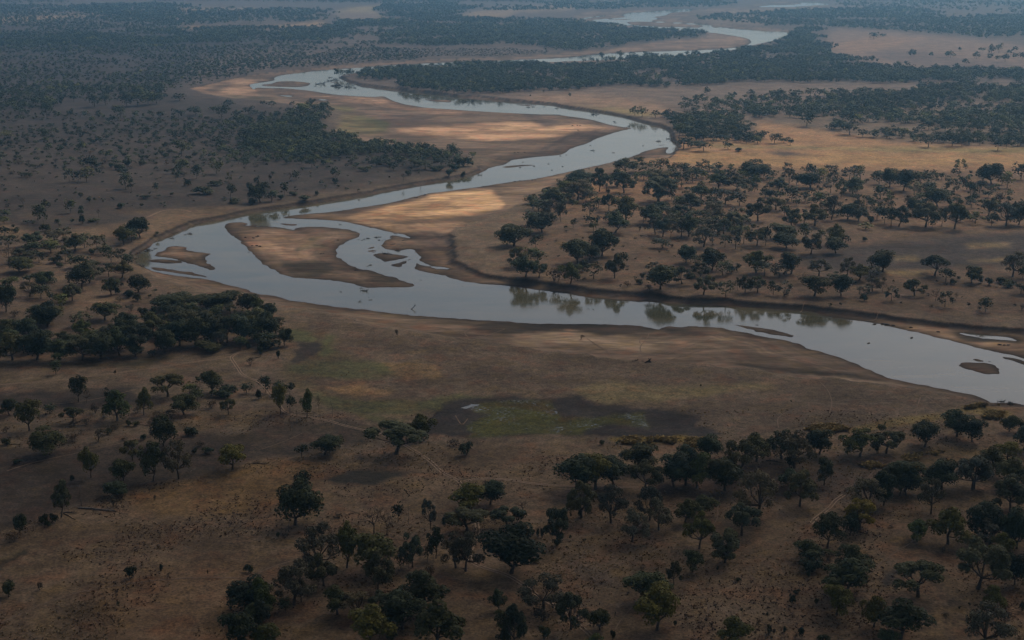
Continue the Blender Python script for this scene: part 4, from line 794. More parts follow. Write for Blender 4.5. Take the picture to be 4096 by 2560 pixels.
# ---------------------------------------------------------------- foliage and bark
def foliage(name, col, var=.32):
    m, nt, b = nm(name)
    oi = N(nt, 'ShaderNodeObjectInfo'); geo = N(nt, 'ShaderNodeNewGeometry')
    n = noise_n(nt, geo.outputs['Position'], 1 / 1.7, 2, .6)
    f = mathn(nt, 'MULTIPLY', mapr(nt, n, .3, .7, 1 - var * 1.2, 1 + var * 1.2), mapr(nt, oi.outputs['Random'], 0, 1, 1 - var, 1 + var))
    r2 = mathn(nt, 'FRACT', mathn(nt, 'MULTIPLY', oi.outputs['Random'], 7.31))
    mx = N(nt, 'ShaderNodeMix', data_type='RGBA'); nt.links.new(r2, mx.inputs[0])
    mx.inputs[6].default_value = (col[0] * .82, col[1] * .96, col[2] * 1.1, 1); mx.inputs[7].default_value = (col[0] * 1.55, col[1] * 1.22, col[2] * .9, 1)
    vm = N(nt, 'ShaderNodeVectorMath', operation='SCALE'); nt.links.new(mx.outputs[2], vm.inputs[0])
    nt.links.new(f, vm.inputs['Scale'])
    if name == 'far_foliage':
        at = N(nt, 'ShaderNodeAttribute', attribute_name='tint'); nt.links.new(at.outputs['Color'], vm.inputs[0])
    nt.links.new(vm.outputs[0], b.inputs['Base Color'])
    b.inputs['Roughness'].default_value = .75
    return m
LEAF = {'d': (.032, .044, .019), 'g': (.048, .060, .023), 'f': (.062, .070, .036), 'o': (.072, .083, .020), 'y': (.135, .125, .018), 'h': (.075, .078, .054),
        'u': (.054, .062, .030), 's': (.036, .047, .022), 't': (.070, .058, .040)}
M_LEAF = {k: foliage('leaves_' + n, LEAF[k]) for k, n in
          dict(h='pale_grey', d='dark_green', g='mid_green', f='grey_green', o='olive', y='yellow_green', u='dull_green', s='bush_green', t='dry_twigs').items()}
M_FAR = foliage('far_foliage', (1, 1, 1))
def bark(name, c):
    m, nt, b = nm(name); geo = N(nt, 'ShaderNodeNewGeometry')
    n = mapr(nt, noise_n(nt, geo.outputs['Position'], 1 / .6, 3), .3, .7, .6, 1.4)
    vm = N(nt, 'ShaderNodeVectorMath', operation='SCALE'); vm.inputs[0].default_value = c; nt.links.new(n, vm.inputs['Scale'])
    nt.links.new(vm.outputs[0], b.inputs['Base Color']); b.inputs['Roughness'].default_value = .9
    return m
M_BARK = bark('bark', (.075, .062, .050)); M_DEAD = bark('grey_dead_wood', (.16, .145, .13)); M_DRIFT = bark('dark_wet_wood', (.045, .037, .032))

# ---------------------------------------------------------------- building blocks
def tube(pts, rad, sides=5):
    pts = [np.array(p, float) for p in pts]
    V, F = [], []
    for i, p in enumerate(pts):
        d = pts[min(i + 1, len(pts) - 1)] - pts[max(i - 1, 0)]
        d = d / (np.linalg.norm(d) + 1e-9)
        a = np.cross(d, (0, 0, 1.0) if abs(d[2]) < .9 else (1.0, 0, 0)); a /= np.linalg.norm(a); c = np.cross(d, a)
        for k in range(sides):
            t = 2 * math.pi * k / sides
            V.append(p + rad[i] * (math.cos(t) * a + math.sin(t) * c))
        if i:
            for k in range(sides):
                k2 = (k + 1) % sides; q = (i - 1) * sides
                F.append((q + k, q + k2, q + sides + k2, q + sides + k))
    n = len(pts) * sides
    for base in (0, n - sides):
        for k in range(1, sides - 1, 2):
            F.append((base, base + k, base + min(k + 1, sides - 1), base + min(k + 2, sides - 1) if k + 2 < sides else base))
    F = [f if len(set(f)) == 4 else None for f in F]
    return np.array(V), [f for f in F if f]

def join(parts):
    V, F, o = [], [], 0
    for v, f in parts:
        V.append(np.asarray(v, float)); F.append(np.asarray(f, int).reshape(-1, 4) + o); o += len(v)
    return np.concatenate(V), np.concatenate(F)

def leaves(blobs, n, size, rng, flat=.0, up=.35):
    """n small leaf-spray quads spread over the shells of the clumps"""
    B = np.array(blobs)                                  # x y z rx rz
    w = B[:, 3] ** 2 + B[:, 3] * B[:, 4]; w = w / w.sum()
    k = rng.choice(len(B), n, p=w)
    d = rng.normal(size=(n, 3)); d /= np.linalg.norm(d, axis=1)[:, None]
    d[:, 2] = np.where((d[:, 2] < -.2) & (rng.rand(n) < .75), -d[:, 2], d[:, 2])
    r = 1.0 - np.abs(rng.normal(size=n)) * .22
    c = B[k, :3] + d * r[:, None] * np.stack([B[k, 3], B[k, 3], B[k, 4]], 1)
    nrm = d + rng.normal(size=(n, 3)) * .42; nrm[:, 2] += up
    nrm /= np.linalg.norm(nrm, axis=1)[:, None]
    a = np.cross(nrm, rng.normal(size=(n, 3))); a /= np.linalg.norm(a, axis=1)[:, None]
    b = np.cross(nrm, a)
    s = size * (.55 + .9 * rng.rand(n))[:, None]
    b = b * (.55 + .4 * rng.rand(n))[:, None]
    V = np.stack([c - a * s, c - b * s + nrm * s * .15, c + a * s, c + b * s - nrm * s * .15], 1).reshape(-1, 3)
    F = np.arange(4 * n).reshape(n, 4)
    return V, F

def make_crown(kind, rng):
    """clump layout for a tree one unit high and one unit wide; returns clumps, limb tips"""
    bl = []
    if kind == 'd':      # dense, rounded, low-hanging
        for i in range(13):
            t = rng.rand() * 2 * math.pi; q = math.sqrt(rng.rand()) * .33; z = .40 + rng.rand() * .36
            s = .16 + .07 * rng.rand()
            q *= math.sqrt(max(.15, 1 - ((z - .52) / .42) ** 2))
            bl.append((q * math.cos(t), q * math.sin(t), z, s, s * .85))
        bl.append((0, 0, .56, .30, .26))
    elif kind == 'g':    # lumpy, irregular
        for i in range(12):
            t = i * 2.4 + rng.rand() * .8; q = .10 + .28 * rng.rand(); z = .42 + rng.rand() * .40
            s = .12 + .07 * rng.rand()
            bl.append((q * math.cos(t), q * math.sin(t), z - q * .25, s, s * .8))
        bl.append((0, 0, .60, .24, .22)); bl.append((.05, .02, .80, .15, .15))
    elif kind == 'f':    # vase of fine feathery sprays, open below
        for i in range(15):
            t = i * 2.4 + rng.rand(); q = .08 + .32 * rng.rand() ** .7; z = .86 - q * q * 2.1 - rng.rand() * .20
            s = .10 + .055 * rng.rand()
            bl.append((q * math.cos(t), q * math.sin(t), z, s, s * .75))
        for i in range(3):
            t = rng.rand() * 6.3; bl.append((.3 * math.cos(t), .3 * math.sin(t), .36 + .08 * rng.rand(), .10, .07))
    elif kind == 'u':    # flat umbrella
        for i in range(15):
            t = i * 2.4 + rng.rand(); q = .08 + .34 * rng.rand() ** .7; z = .84 - q * q * 1.2 - rng.rand() * .08
            s = .095 + .05 * rng.rand()
            bl.append((q * math.cos(t), q * math.sin(t), z, s, s * .8))
    lo = {'d': .13, 'g': .17, 'f': .22, 'u': .34}[kind]
    z0 = min(b[2] - b[4] for b in bl); z1 = max(b[2] + b[4] for b in bl); k = (1 - lo) / (z1 - z0)
    return [(b[0], b[1], lo + (b[2] - z0) * k, b[3], b[4] * k) for b in bl]

def make_trunk(bl, kind, rng, fork=.26):
    parts = []
    lean = rng.normal(size=2) * .03
    top = np.array([lean[0], lean[1], fork])
    parts.append(tube([(0, 0, -.04), (lean[0] * .3, lean[1] * .3, fork * .5), top], [.040, .027, .024], 6))
    pick = rng.permutation(len(bl))[:8 if kind in 'fu' else 6]
    for k in pick:
        e = np.array(bl[k][:3]); mid = (top + e) / 2 + np.array([*(e[:2] - top[:2]) * .12, -.02]) + rng.normal(size=3) * .015
        parts.append(tube([top, mid, e], [.018, .011, .003], 4))
        if kind in 'fub':
            for _ in range(2):
                e2 = e + rng.normal(size=3) * .08; parts.append(tube([mid, (mid + e2) / 2 + rng.normal(size=3) * .015, e2], [.009, .006, .002], 3))
    return join(parts)

RNG = np.random.RandomState(7)
TEMPL = {}
NL = {'d': (4200, .026), 'g': (3000, .025), 'f': (4800, .023), 'u': (4200, .023)}
for kind in 'dgfu':
    TEMPL[kind] = []
    for i in range({'d': 8, 'g': 8, 'f': 9, 'u': 4}[kind]):
        bl = make_crown(kind, RNG)
        V, F = leaves(bl, NL[kind][0], NL[kind][1], RNG, up=.35)
        # unit box: width one, top at one
        wx = (np.percentile(np.abs(V[:, 0]), 97.5) + np.percentile(np.abs(V[:, 1]), 97.5))
        tz = np.percentile(V[:, 2], 98.5)
        V[:, :2] /= wx; V[:, 2] /= tz
        tv, tf = make_trunk(bl, kind, RNG, {'d': .16, 'g': .20, 'f': .25, 'u': .30}[kind])
        tv = np.array(tv); hi = tv[:, 2] > .1; tv[:, :2] /= wx; tv[:, 2] /= tz
        TEMPL[kind].append((mesh_np('crown_' + kind, V, F, M_LEAF[kind]), mesh_np('trunk_' + kind, tv, tf, M_BARK, True), bl))
TEMPL['h'] = []
for i in range(4):
    bl = make_crown('f', RNG); V, F = leaves(bl, 3200, .020, RNG, up=.3)
    wx = np.percentile(np.abs(V[:, 0]), 97.5) + np.percentile(np.abs(V[:, 1]), 97.5); tz = np.percentile(V[:, 2], 99); V[:, :2] /= wx; V[:, 2] /= tz
    tv, tf = make_trunk(bl, 'f', RNG, .25); tv = np.array(tv); tv[:, :2] /= wx; tv[:, 2] /= tz
    TEMPL['h'].append((mesh_np('crown_h', V, F, M_LEAF['h']), mesh_np('trunk_h', tv, tf, M_BARK, True), bl))
TEMPL['o'] = TEMPL['g']; TEMPL['y'] = TEMPL['f'][:3]
def bush_tpl(kind, n, size):
    out = []
    for i in range(4):
        bl = [((RNG.rand() - .5) * .6, (RNG.rand() - .5) * .6, .25 + .3 * RNG.rand(), .2 + .1 * RNG.rand(), .22 + .1 * RNG.rand()) for _ in range(6)]
        V, F = leaves(bl, n, size, RNG, up=.3)
        V[:, 2] = np.maximum(V[:, 2], -.02)
        V[:, :2] /= 2 * np.percentile(np.abs(V[:, :2]), 98); V[:, 2] /= np.percentile(V[:, 2], 99)
        st = []
        for _ in range(6):
            e = np.array([(RNG.rand() - .5) * .6, (RNG.rand() - .5) * .6, .5 + .3 * RNG.rand()])
            st.append(tube([(0, 0, -.05), e * .5 + RNG.normal(size=3) * .04, e], [.02, .014, .004], 4))
        tv, tf = join(st)
        out.append((mesh_np('bush_leaves_' + kind, V, F, M_LEAF[kind]), mesh_np('bush_stems_' + kind, tv, tf, M_BARK, True), bl))
    return out
TEMPL['s'] = bush_tpl('s', 700, .055)
TEMPL['t'] = bush_tpl('t', 300, .040)
def bare_tree(rng, levels=4, snag=False):
    parts = []
    def grow(p, d, L, r, lv):
        q = p + d * L * .5 + rng.normal(size=3) * L * .06; e = p + d * L + rng.normal(size=3) * L * .08
        parts.append(tube([p, q, e], [r, r * .8, r * .6], 4 if lv else 5))
        if lv >= levels: return
        for i in range(rng.randint(2, 4) if not snag else rng.randint(1, 3)):
            nd = d + rng.normal(size=3) * (.55 if not snag else .4); nd[2] = abs(nd[2]) * .8 + .12; nd /= np.linalg.norm(nd)
            grow(e, nd, L * (.62 + .2 * rng.rand()), r * .62, lv + 1)
    grow(np.array([0, 0, -.03]), np.array([rng.normal() * .1, rng.normal() * .1, 1.0]), .30 if not snag else .38, .030 if not snag else .045, 0)
    V, F = join(parts)
    V[:, 2] /= V[:, 2].max(); V[:, :2] /= 2 * np.percentile(np.abs(V[:, :2]), 98)
    return V, F
TEMPL['b'] = []; TEMPL['n'] = []
for i in range(4):
    V, F = bare_tree(RNG, 5); tw = leaves([(0, 0, .7, .42, .26), (.2, .1, .6, .25, .2), (-.2, -.1, .62, .25, .2)], 260, .018, RNG)
    TEMPL['b'].append((mesh_np('twigs_b', tw[0], tw[1], M_LEAF['t']), mesh_np('limbs_b', V, F, M_BARK, True), None))
    V, F = bare_tree(RNG, 3, True)
    TEMPL['n'].append((None, mesh_np('snag_n', V, F, M_DEAD, True), None))

# ---------------------------------------------------------------- where everything stands
items = []                                 # x y z width height kind u v pxsize listed
rows = []
for chunk in TREES.strip().split('\n'):
    for ent in chunk.split(';'):
        t = ent.split()
        if not t: continue
        if len(t) == 6: cur = t[0]; t = t[1:]
        c, r = int(cur[0]), int(cur[1])
        u, v = TP(c, r, float(t[0]), float(t[1]))
        rows.append((u, v, float(t[2]) / 9.449, float(t[3]) / 9.449, t[4]))
U = np.array([q[0] for q in rows]); Vv = np.array([q[1] for q in rows])
X, Y, Z = place(U, Vv)
_, _, DEP = project(X, Y, Z)
for i, (u, v, wp, hp, k) in enumerate(rows):
    s = FPX / DEP[i]; dl = math.atan2(CAMH, math.hypot(X[i], Y[i]))
    w = wp / s * (1.0 if v > 330 else 1.16 if v > 150 and k not in 'st' else 1.08)
    h = max((hp * (1.07 if v > 330 else 1.14) / s - .22 * w * math.sin(dl)) / math.cos(dl), w * (.35 if k in 'st' else .45))
    items.append([X[i], Y[i], Z[i], w, h, k, u, v, wp * hp, True])

def scatter(sp, size, mix, outline, seed, taken):
    """poisson-like filling of an outline given in the picture, spacing in metres"""
    px = np.array(P(outline)); poly = worldpoly(px, 0.0)
    rng = np.random.RandomState(seed)
    x0, y0 = poly.min(0); x1, y1 = np.minimum(poly.max(0), 16000)
    nx, ny = int((x1 - x0) / sp) + 1, int((y1 - y0) / sp) + 1
    if nx * ny > 4000000: return []
    gx_, gy_ = np.meshgrid(np.arange(nx), np.arange(ny)); gx_ = gx_.ravel(); gy_ = gy_.ravel()
    xx = x0 + (gx_ + .5 + (rng.rand(len(gx_)) - .5) * .95) * sp; yy = y0 + (gy_ + .5 + (rng.rand(len(gx_)) - .5) * .95) * sp
    wb = np.clip(yy / 60, 8, 90)
    ox = (fbm(xx, yy, 160, seed + 3, 4) - .5) * 2.6 * wb; oy = (fbm(xx, yy, 160, seed + 5, 4) - .5) * 4.0 * wb
    m = inpoly(xx + ox, yy + oy, poly)
    xx, yy = xx[m], yy[m]
    cl = fbm(xx, yy, sp * 9, seed, 3)
    m = (cl + .30 * rng.rand(len(xx)) + .25 * (fbm(xx, yy, sp * 30, seed + 9, 2) - .5)) > (.47 if size < 9 else (.50 if y0 < 2600 else .535))
    xx, yy = xx[m], yy[m]
    if not len(xx): return []
    keep = np.ones(len(xx), bool)
    for tx, ty, tr in taken:
        if tx < x0 - 40 or tx > x1 + 40 or ty < y0 - 40 or ty > y1 + 40: continue
        keep &= (xx - tx) ** 2 + (yy - ty) ** 2 > (tr + size * .28) ** 2
    xx, yy = xx[keep], yy[keep]
    zz, dw_, tt_, bk_ = terrain(xx, yy)
    k2 = (dw_ < -6) & (tt_ < .35)
    xx, yy, zz = xx[k2], yy[k2], zz[k2]
    u, v, dep = project(xx, yy, zz)
    out = []
    for i in range(len(xx)):
        k = mix[rng.randint(len(mix))]
        w = size * (.62 + .75 * rng.rand()) * (.5 if k in 'st' and size > 9 else 1)
        h = w * ((.42 + .25 * rng.rand()) if k in 'st' else (.72 + .3 * rng.rand()))
        s = FPX / dep[i]
        out.append([xx[i], yy[i], zz[i], w, h, k, u[i], v[i], w * h * s * s, False])
    return out
taken = [(q[0], q[1], q[3] * .42) for q in items]
base_items = list(items)
for i, (sp, size, mix, outl) in enumerate(WOODS):
    items += scatter(sp, size, mix, outl, 100 + i, taken)

rv = np.random.RandomState(400)
for q in items:
    a_ = rv.rand()
    if q[5] == 'g' and a_ < .22: q[5] = 'o'
    elif q[5] == 'f' and a_ < .24: q[5] = 'h'
    elif q[5] == 'f' and a_ < .40: q[5] = 'g'
GREENS = 'dgfuoyh'
trees_ = sorted([q for q in items if q[5] in GREENS and -10 < q[6] < 1034 and q[7] > -5], key=lambda q: -q[8])
bushes_ = sorted([q for q in items if q[5] in 'st' and -10 < q[6] < 1034 and q[7] > -5], key=lambda q: -q[8])
near_tree = trees_[:300]; near_bush = bushes_[:260]
ids = {id(q) for q in near_tree} | {id(q) for q in near_bush}
bares = [q for q in items if q[5] in 'bn']
far = [q for q in items if id(q) not in ids and q[5] not in 'bn']
far = [q for q in far if q[9] or q[1] > 0]
# ---------------------------------------------------------------- the counted trees and bushes
ORD = 'first second third fourth fifth sixth seventh eighth ninth tenth eleventh twelfth thirteenth fourteenth fifteenth sixteenth'.split()
def zone_of(u, v):
    if v > 430:
        if u > 770: return 'near plain at lower right'
        if u > 530: return 'near plain right of centre'
        if u > 250 and v > 480: return 'near plain at bottom centre'
        if u > 250: return 'ground beside the marsh track'
        return 'burnt ground at lower left'
    if v > 365: return 'bank by the lower river' if u > 600 else 'plain below the dark grove'
    if v > 262 and u < 330: return 'dark grove left of the sandy point'
    if v > 208 and u < 180: return 'left bank beside the river bend'
    if v > 232 and u > 480: return 'far bank facing the river' if u < 780 else 'scrub above the right bank'
    if v > 150 and u > 530: return 'woodland right of the river' if u < 780 else 'woodland at the right edge'
    if v > 150: return 'left plain above the river' if u < 250 else 'wood edge above the cut bank'
    if v > 84 and u > 600: return 'upper right wood beyond golden grass' if u > 740 else 'grove at the far river bend'
    if v > 84: return 'upper left plain' if u < 240 else 'wood beside the big sandbar'
    return 'far plain near the top'
LOOK = {'d': ('evergreen_tree', 'tree', ['dark rounded evergreen', 'dense dark green tree', 'low dark bushy tree']),
        'g': ('broadleaf_tree', 'tree', ['lumpy mid green tree', 'broad green leafy tree', 'green spreading tree']),
        'o': ('olive_tree_crown', 'tree', ['olive green leafy tree', 'fresh olive green tree', 'light olive rounded tree']),
        'f': ('feathery_tree', 'tree', ['grey green feathery tree', 'thin grey green tree', 'open grey green tree']),
        'y': ('yellowing_tree', 'tree', ['bright yellow green tree'] * 3),
        'u': ('umbrella_tree', 'tree', ['flat topped umbrella tree', 'wide low umbrella tree', 'flat grey green umbrella tree']),
        'h': ('thin_crowned_tree', 'tree', ['pale thin crowned tree', 'sparse greyish tree', 'half bare grey tree']),
        's': ('bush', 'bush', ['low dark bush', 'small round green bush', 'squat dark bush']),
        't': ('dry_bush', 'bush', ['thin brown dry bush', 'twiggy brown bush', 'sparse dry bush']),
        'b': ('leafless_tree', 'tree', ['bare grey leafless tree'] * 3), 'n': ('dead_snag', 'dead tree', ['pale dead standing trunk'] * 3)}
LOOK['o'] = ('broadleaf_tree',) + LOOK['o'][1:]; LOOK['y'] = ('feathery_tree',) + LOOK['y'][1:]

def label_all(sets, word):
    zones = {}
    for q in sets: zones.setdefault(zone_of(q[6], q[7]), []).append(q)
    out = {}
    for z, L in zones.items():
        L.sort(key=lambda q: -q[7])
        nrow = max(1, round(len(L) / 7.0)); per = math.ceil(len(L) / nrow)
        for r in range(nrow):
            R = sorted(L[r * per:(r + 1) * per], key=lambda q: q[6])
            for i, q in enumerate(R):
                look = LOOK[q[5]][2][(int(q[6] * 7) + int(q[7])) % 3]
                rowname = 'front row' if r == 0 else ('%s row back' % (ORD[r] if r < 16 else 'far'))
                o_ = ORD[i] if i < 16 else 'last'
                cand = ['%s, %s %s from left, %s, %s' % (look, o_, word, rowname, z), '%s, %s from left, %s, %s' % (look, o_, rowname, z),
                        '%s, %s from left, %s, %s' % (' '.join(look.split()[-2:]), o_, rowname, z)]
                c_ = next((c for c in cand if len(c.split()) <= 16), cand[-1])
                out[id(q)] = (c_, word + 's on the ' + z)
    return out
LAB = {}
LAB.update(label_all(near_tree, 'tree')); LAB.update(label_all(near_bush, 'bush')); LAB.update(label_all(bares, 'bare tree'))

PART = {'s': ('foliage', 'stems'), 't': ('foliage', 'stems'), 'b': ('crown', 'trunk'), 'n': ('crown', 'trunk')}
rng = np.random.RandomState(55)
for q in near_tree + near_bush + bares:
    x, y, z, w, h, k = q[:6]
    name, cat, _ = LOOK[k]
    T = TEMPL[k]
    crown, trunk, _ = T[rng.randint(len(T))]
    lab, grp = LAB[id(q)]
    e = bpy.data.objects.new(name, None); C.objects.link(e)
    e.location = (x, y, z - .05); e.rotation_euler = (0, 0, rng.rand() * 6.283)
    e.rotation_euler[0] = rng.normal() * .05; e.rotation_euler[1] = rng.normal() * .05
    e.scale = (w * (.84 + .3 * rng.rand()), w * (.84 + .3 * rng.rand()), h)
    e.empty_display_size = .1
    tag(e, lab, cat, grp.replace('bushs', 'bushes'))
    pn = PART.get(k, ('crown', 'trunk'))
    if crown:
        c = link(pn[0], crown, e)
        c.material_slots[0].link = 'OBJECT'; c.material_slots[0].material = M_LEAF[k if k in M_LEAF else 't']
    if k == 'n':
        # a dead snag is one bare trunk with its stubs: a single mesh
        bpy.data.objects.remove(e)
        e = link(name, trunk); e.location = (x, y, z - .05); e.rotation_euler = (0, 0, rng.rand() * 6.283)
        e.scale = (max(w, h * .25), max(w, h * .25), h); tag(e, lab, cat, grp)
    else:
        link(pn[1], trunk, e)

# ---------------------------------------------------------------- the far woods and scrub as one mass
NB = [9, 22, 60, 160, 420, 1000]
rs = np.random.RandomState(91)
def lod(shape, n):
    if shape == 'bush':
        bl = [((rs.rand() - .5) * .5, (rs.rand() - .5) * .5, .3 + .3 * rs.rand(), .28, .3) for _ in range(4)]
    else:
        bl = make_crown('d' if shape == 'tree' else 'f', rs)
    a = {9: .26, 22: .175, 60: .105, 160: .066, 420: .043, 1000: .029}[n]
    V, F = leaves(bl, n, a, rs, up=.4)
    V[:, :2] /= 2 * np.percentile(np.abs(V[:, :2]), 96); V[:, 2] /= np.percentile(V[:, 2], 98)
    if shape != 'bush' and n >= 160:
        tv, tf = tube([(0, 0, -.02), (.01, 0, .2), (0, .01, .45)], [.035, .025, .02], 4)
        return np.concatenate([V, tv]), np.concatenate([F, np.array(tf) + len(V)]), len(V)
    return V, F, len(V)
LODS = {(s, n): [lod(s, n) for _ in range(4)] for s in ('bush', 'tree', 'vase') for n in NB}
def far_mesh(name, sets, lab, cat):
    VV, FF, TT = [], [], []; off = 0
    A = np.array([[q[0], q[1], q[2], q[3], q[4], math.sqrt(q[8])] for q in sets])
    kinds = np.array([q[5] for q in sets])
    shape = np.where(np.isin(kinds, list('st')), 'bush', np.where(np.isin(kinds, list('fuyh')), 'vase', 'tree'))
    want = 2.6 * A[:, 5] ** 2
    bi = np.searchsorted(np.array([15, 38, 100, 260, 700]), want)
    var = rs.randint(0, 4, len(A))
    for s in ('bush', 'tree', 'vase'):
        for b in range(6):
            for v in range(4):
                m = np.where((shape == s) & (bi == b) & (var == v))[0]
                if not len(m): continue
                tv, tf, nl = LODS[(s, NB[b])][v]
                th = rs.rand(len(m)) * 6.283; c, sn = np.cos(th)[:, None], np.sin(th)[:, None]
                px = (tv[None, :, 0] * c - tv[None, :, 1] * sn) * A[m, 3:4] + A[m, 0:1]
                py = (tv[None, :, 0] * sn + tv[None, :, 1] * c) * A[m, 3:4] + A[m, 1:2]
                pz = tv[None, :, 2] * A[m, 4:5] + A[m, 2:3]
                P3 = np.stack([px, py, pz], -1).reshape(-1, 3)
                f = (tf[None] + (np.arange(len(m)) * len(tv))[:, None, None]).reshape(-1, 4) + off
                tn_ = fbm(A[m, 0], A[m, 1], 120, 200, 3)[:, None]
                base = np.array([LEAF[kk] for kk in kinds[m]]) * (.65 + .7 * rs.rand(len(m), 1)) * (.55 + .9 * tn_)
                base = base * (1 + (rs.rand(len(m), 1) < .12) * np.array([[.9, .7, .3]]))
                t = np.repeat(base[:, None, :], len(tv), 1); t[:, nl:] = (.07, .058, .047)
                VV.append(P3); FF.append(f); TT.append(t.reshape(-1, 3)); off += len(P3)
    V = np.concatenate(VV); F = np.concatenate(FF); T = np.concatenate(TT)
    me = mesh_np(name, V, F, M_FAR, False, {'tint': ('FLOAT_COLOR', np.concatenate([T, np.ones((len(T), 1))], 1))})
    o = link(name, me); tag(o, lab, cat, kind='stuff')
    print(name, len(sets), 'faces', len(F))
far_mesh('far_woodland', [q for q in far if q[5] not in 'st'], 'distant woods of dark trees spreading along the river to the hazy horizon', 'woodland')
far_mesh('scrubland', [q for q in far if q[5] in 'st'], 'countless low bushes dotted over the dry plains', 'scrub')
print('trees', len(near_tree), 'bushes', len(near_bush), 'bare', len(bares), 'far', len(far), 'smallest tree px', near_tree[-1][8] ** .5)
# ---------------------------------------------------------------- tracks and trails
def plain_mat(name, c, rough=.9, nz=None):
    m, nt, b = nm(name)
    geo = N(nt, 'ShaderNodeNewGeometry')
    n = mapr(nt, noise_n(nt, geo.outputs['Position'], 1 / (nz or 2.5), 4), .3, .7, .72, 1.28)
    vm = N(nt, 'ShaderNodeVectorMath', operation='SCALE'); vm.inputs[0].default_value = c; nt.links.new(n, vm.inputs['Scale'])
    nt.links.new(vm.outputs[0], b.inputs['Base Color']); b.inputs['Roughness'].default_value = rough
    return m
def strips(name, lines, mat, offs, width, lift):
    VV, FF, o = [], [], 0
    for s in lines:
        p = np.array(P(s)); x, y, _ = place(p[:, 0], p[:, 1]); w = np.stack([x, y], 1)
        # resample with a smooth curve
        d = np.concatenate([[0], np.cumsum(np.linalg.norm(np.diff(w, axis=0), axis=1))])
        n = int(d[-1] / 1.6) + 2; t = np.linspace(0, d[-1], n)
        w = np.stack([np.interp(t, d, w[:, 0]), np.interp(t, d, w[:, 1])], 1)
        for _ in range(24): w[1:-1] = (w[:-2] + w[2:] + 2 * w[1:-1]) / 4
        w += np.stack([(fbm(w[:, 0], w[:, 1], 25, 5, 2) - .5) * 3, (fbm(w[:, 0], w[:, 1], 25, 6, 2) - .5) * 3], 1)
        tg = np.gradient(w, axis=0); tg /= np.linalg.norm(tg, axis=1)[:, None] + 1e-9; nr = np.stack([-tg[:, 1], tg[:, 0]], 1)
        for of in offs:
            ww = width * (.55 + .9 * fbm(w[:, 0], w[:, 1], 18, 9, 2))[:, None]
            a = w + nr * (of - ww / 2); b = w + nr * (of + ww / 2); c = w + nr * of
            q = np.stack([a, c, b], 1).reshape(-1, 2)
            z = terrain(q[:, 0], q[:, 1])[0] + lift + np.clip(q[:, 1] / 9000, 0, .2)
            VV.append(np.column_stack([q, z])); i = np.arange(len(w) - 1)[:, None] * 3 + o
            FF.append(np.concatenate([i + [0, 1, 4, 3], i + [1, 2, 5, 4]])); o += len(q)
    ob = link(name, mesh_np(name, np.concatenate(VV), np.concatenate(FF), mat, True)); tag(ob, kind='structure')
M_TRACK = plain_mat('track_dust', (.30, .225, .165)); M_TRAIL = plain_mat('trail_dust', (.165, .122, .090))
strips('dirt_track', [
 """02 2419 255 2280 300 2185 340 2178 372 2230 420 2262 490 2330 540 2419 575 | 12 0 570 100 640 200 780 250 850 300 885 450 905 600 940 750 970 900 1010 1100 1055 1300 1130 1450 1215
 1550 1270 1650 1330 1700 1390 1740 1440 1850 1490 | 13 1900 10 1950 70 2010 180 2100 420 2090 520 2000 700 2020 780 2120 820 2250 870 2419 910 | 23 0 930 150 1010 330 1150 430 1220 600 1350 740 1470 860 1640""",
 "02 -300 635 600 568 1100 500 1500 450 1900 392 2180 350", "13 1950 20 2100 -20 | 23 0 0 150 30 300 50 540 62 1000 72 1200 72",
 "01 1180 610 1250 572 1400 540 1480 500 1560 472 1700 465 1800 490", "33 400 420 470 350 560 290 640 200 720 140",
], M_TRACK, (-.95, .95), .75, .12)
strips('game_trails', [
 "12 1500 10 1700 70 1850 95 2000 150 2100 180 2300 190", "12 500 105 650 60 850 30 1000 10", "12 2050 70 1960 110 1980 140 2040 165 2200 140 2360 85", "12 1300 170 1330 110 1330 60 1450 10",
 "22 1285 130 1275 200 1220 250 1225 310 1190 350", "22 1220 160 1215 240 1450 190", "22 1200 350 1450 325 1640 260 1900 170", "22 1380 390 1450 380 1700 310 2000 220", "22 720 180 900 300 1000 380",
 "32 500 590 570 680 610 760 580 880", "32 1440 730 1400 830 1400 900", "32 1500 720 1600 800 1740 870 1800 800 1940 760", "32 600 780 900 750 1300 770", "22 0 585 500 562 1000 545 1300 552",
 "32 930 1500 1050 1390 1110 1330 1300 1270 1450 1230 1700 1090", "33 930 900 1000 840 1150 720 1350 610 1400 540", "23 750 920 850 880 1000 800 1200 730 1430 650", "23 1800 540 1900 430 1960 350 1930 250 1960 170",
 "23 1500 990 1620 930 1750 950 1780 1060 1860 1170 1800 1330 1700 1420", "03 950 1030 1300 970 1700 930 2100 915 2400 950 | 13 0 870 200 800 400 760", "03 -200 1450 400 1170 700 1070 950 1030",
 "23 970 1420 1000 1340 1110 1240 1200 1150", "12 60 1220 300 1140 450 1070", "02 60 1430 300 1350 500 1310 900 1220 1300 1120", "02 400 810 650 790 960 740 1300 650", "02 1900 850 2100 855 2300 840",
 "32 100 1020 100 930 200 860 400 800", "33 1800 520 1830 620", "33 1420 130 1440 230 1500 280", "31 340 1350 310 1390 250 1430", "31 1050 1440 1010 1480 860 1512", "30 0 1180 60 1200 110 1260", "13 0 880 200 800 420 745",
 "12 2000 930 1940 1000 1880 900", "22 1940 1090 1980 1130", "13 1130 500 1400 445 1500 440", "23 0 190 200 150 400 80", "13 2250 250 2419 200",
], M_TRAIL, (0,), .75, .10)

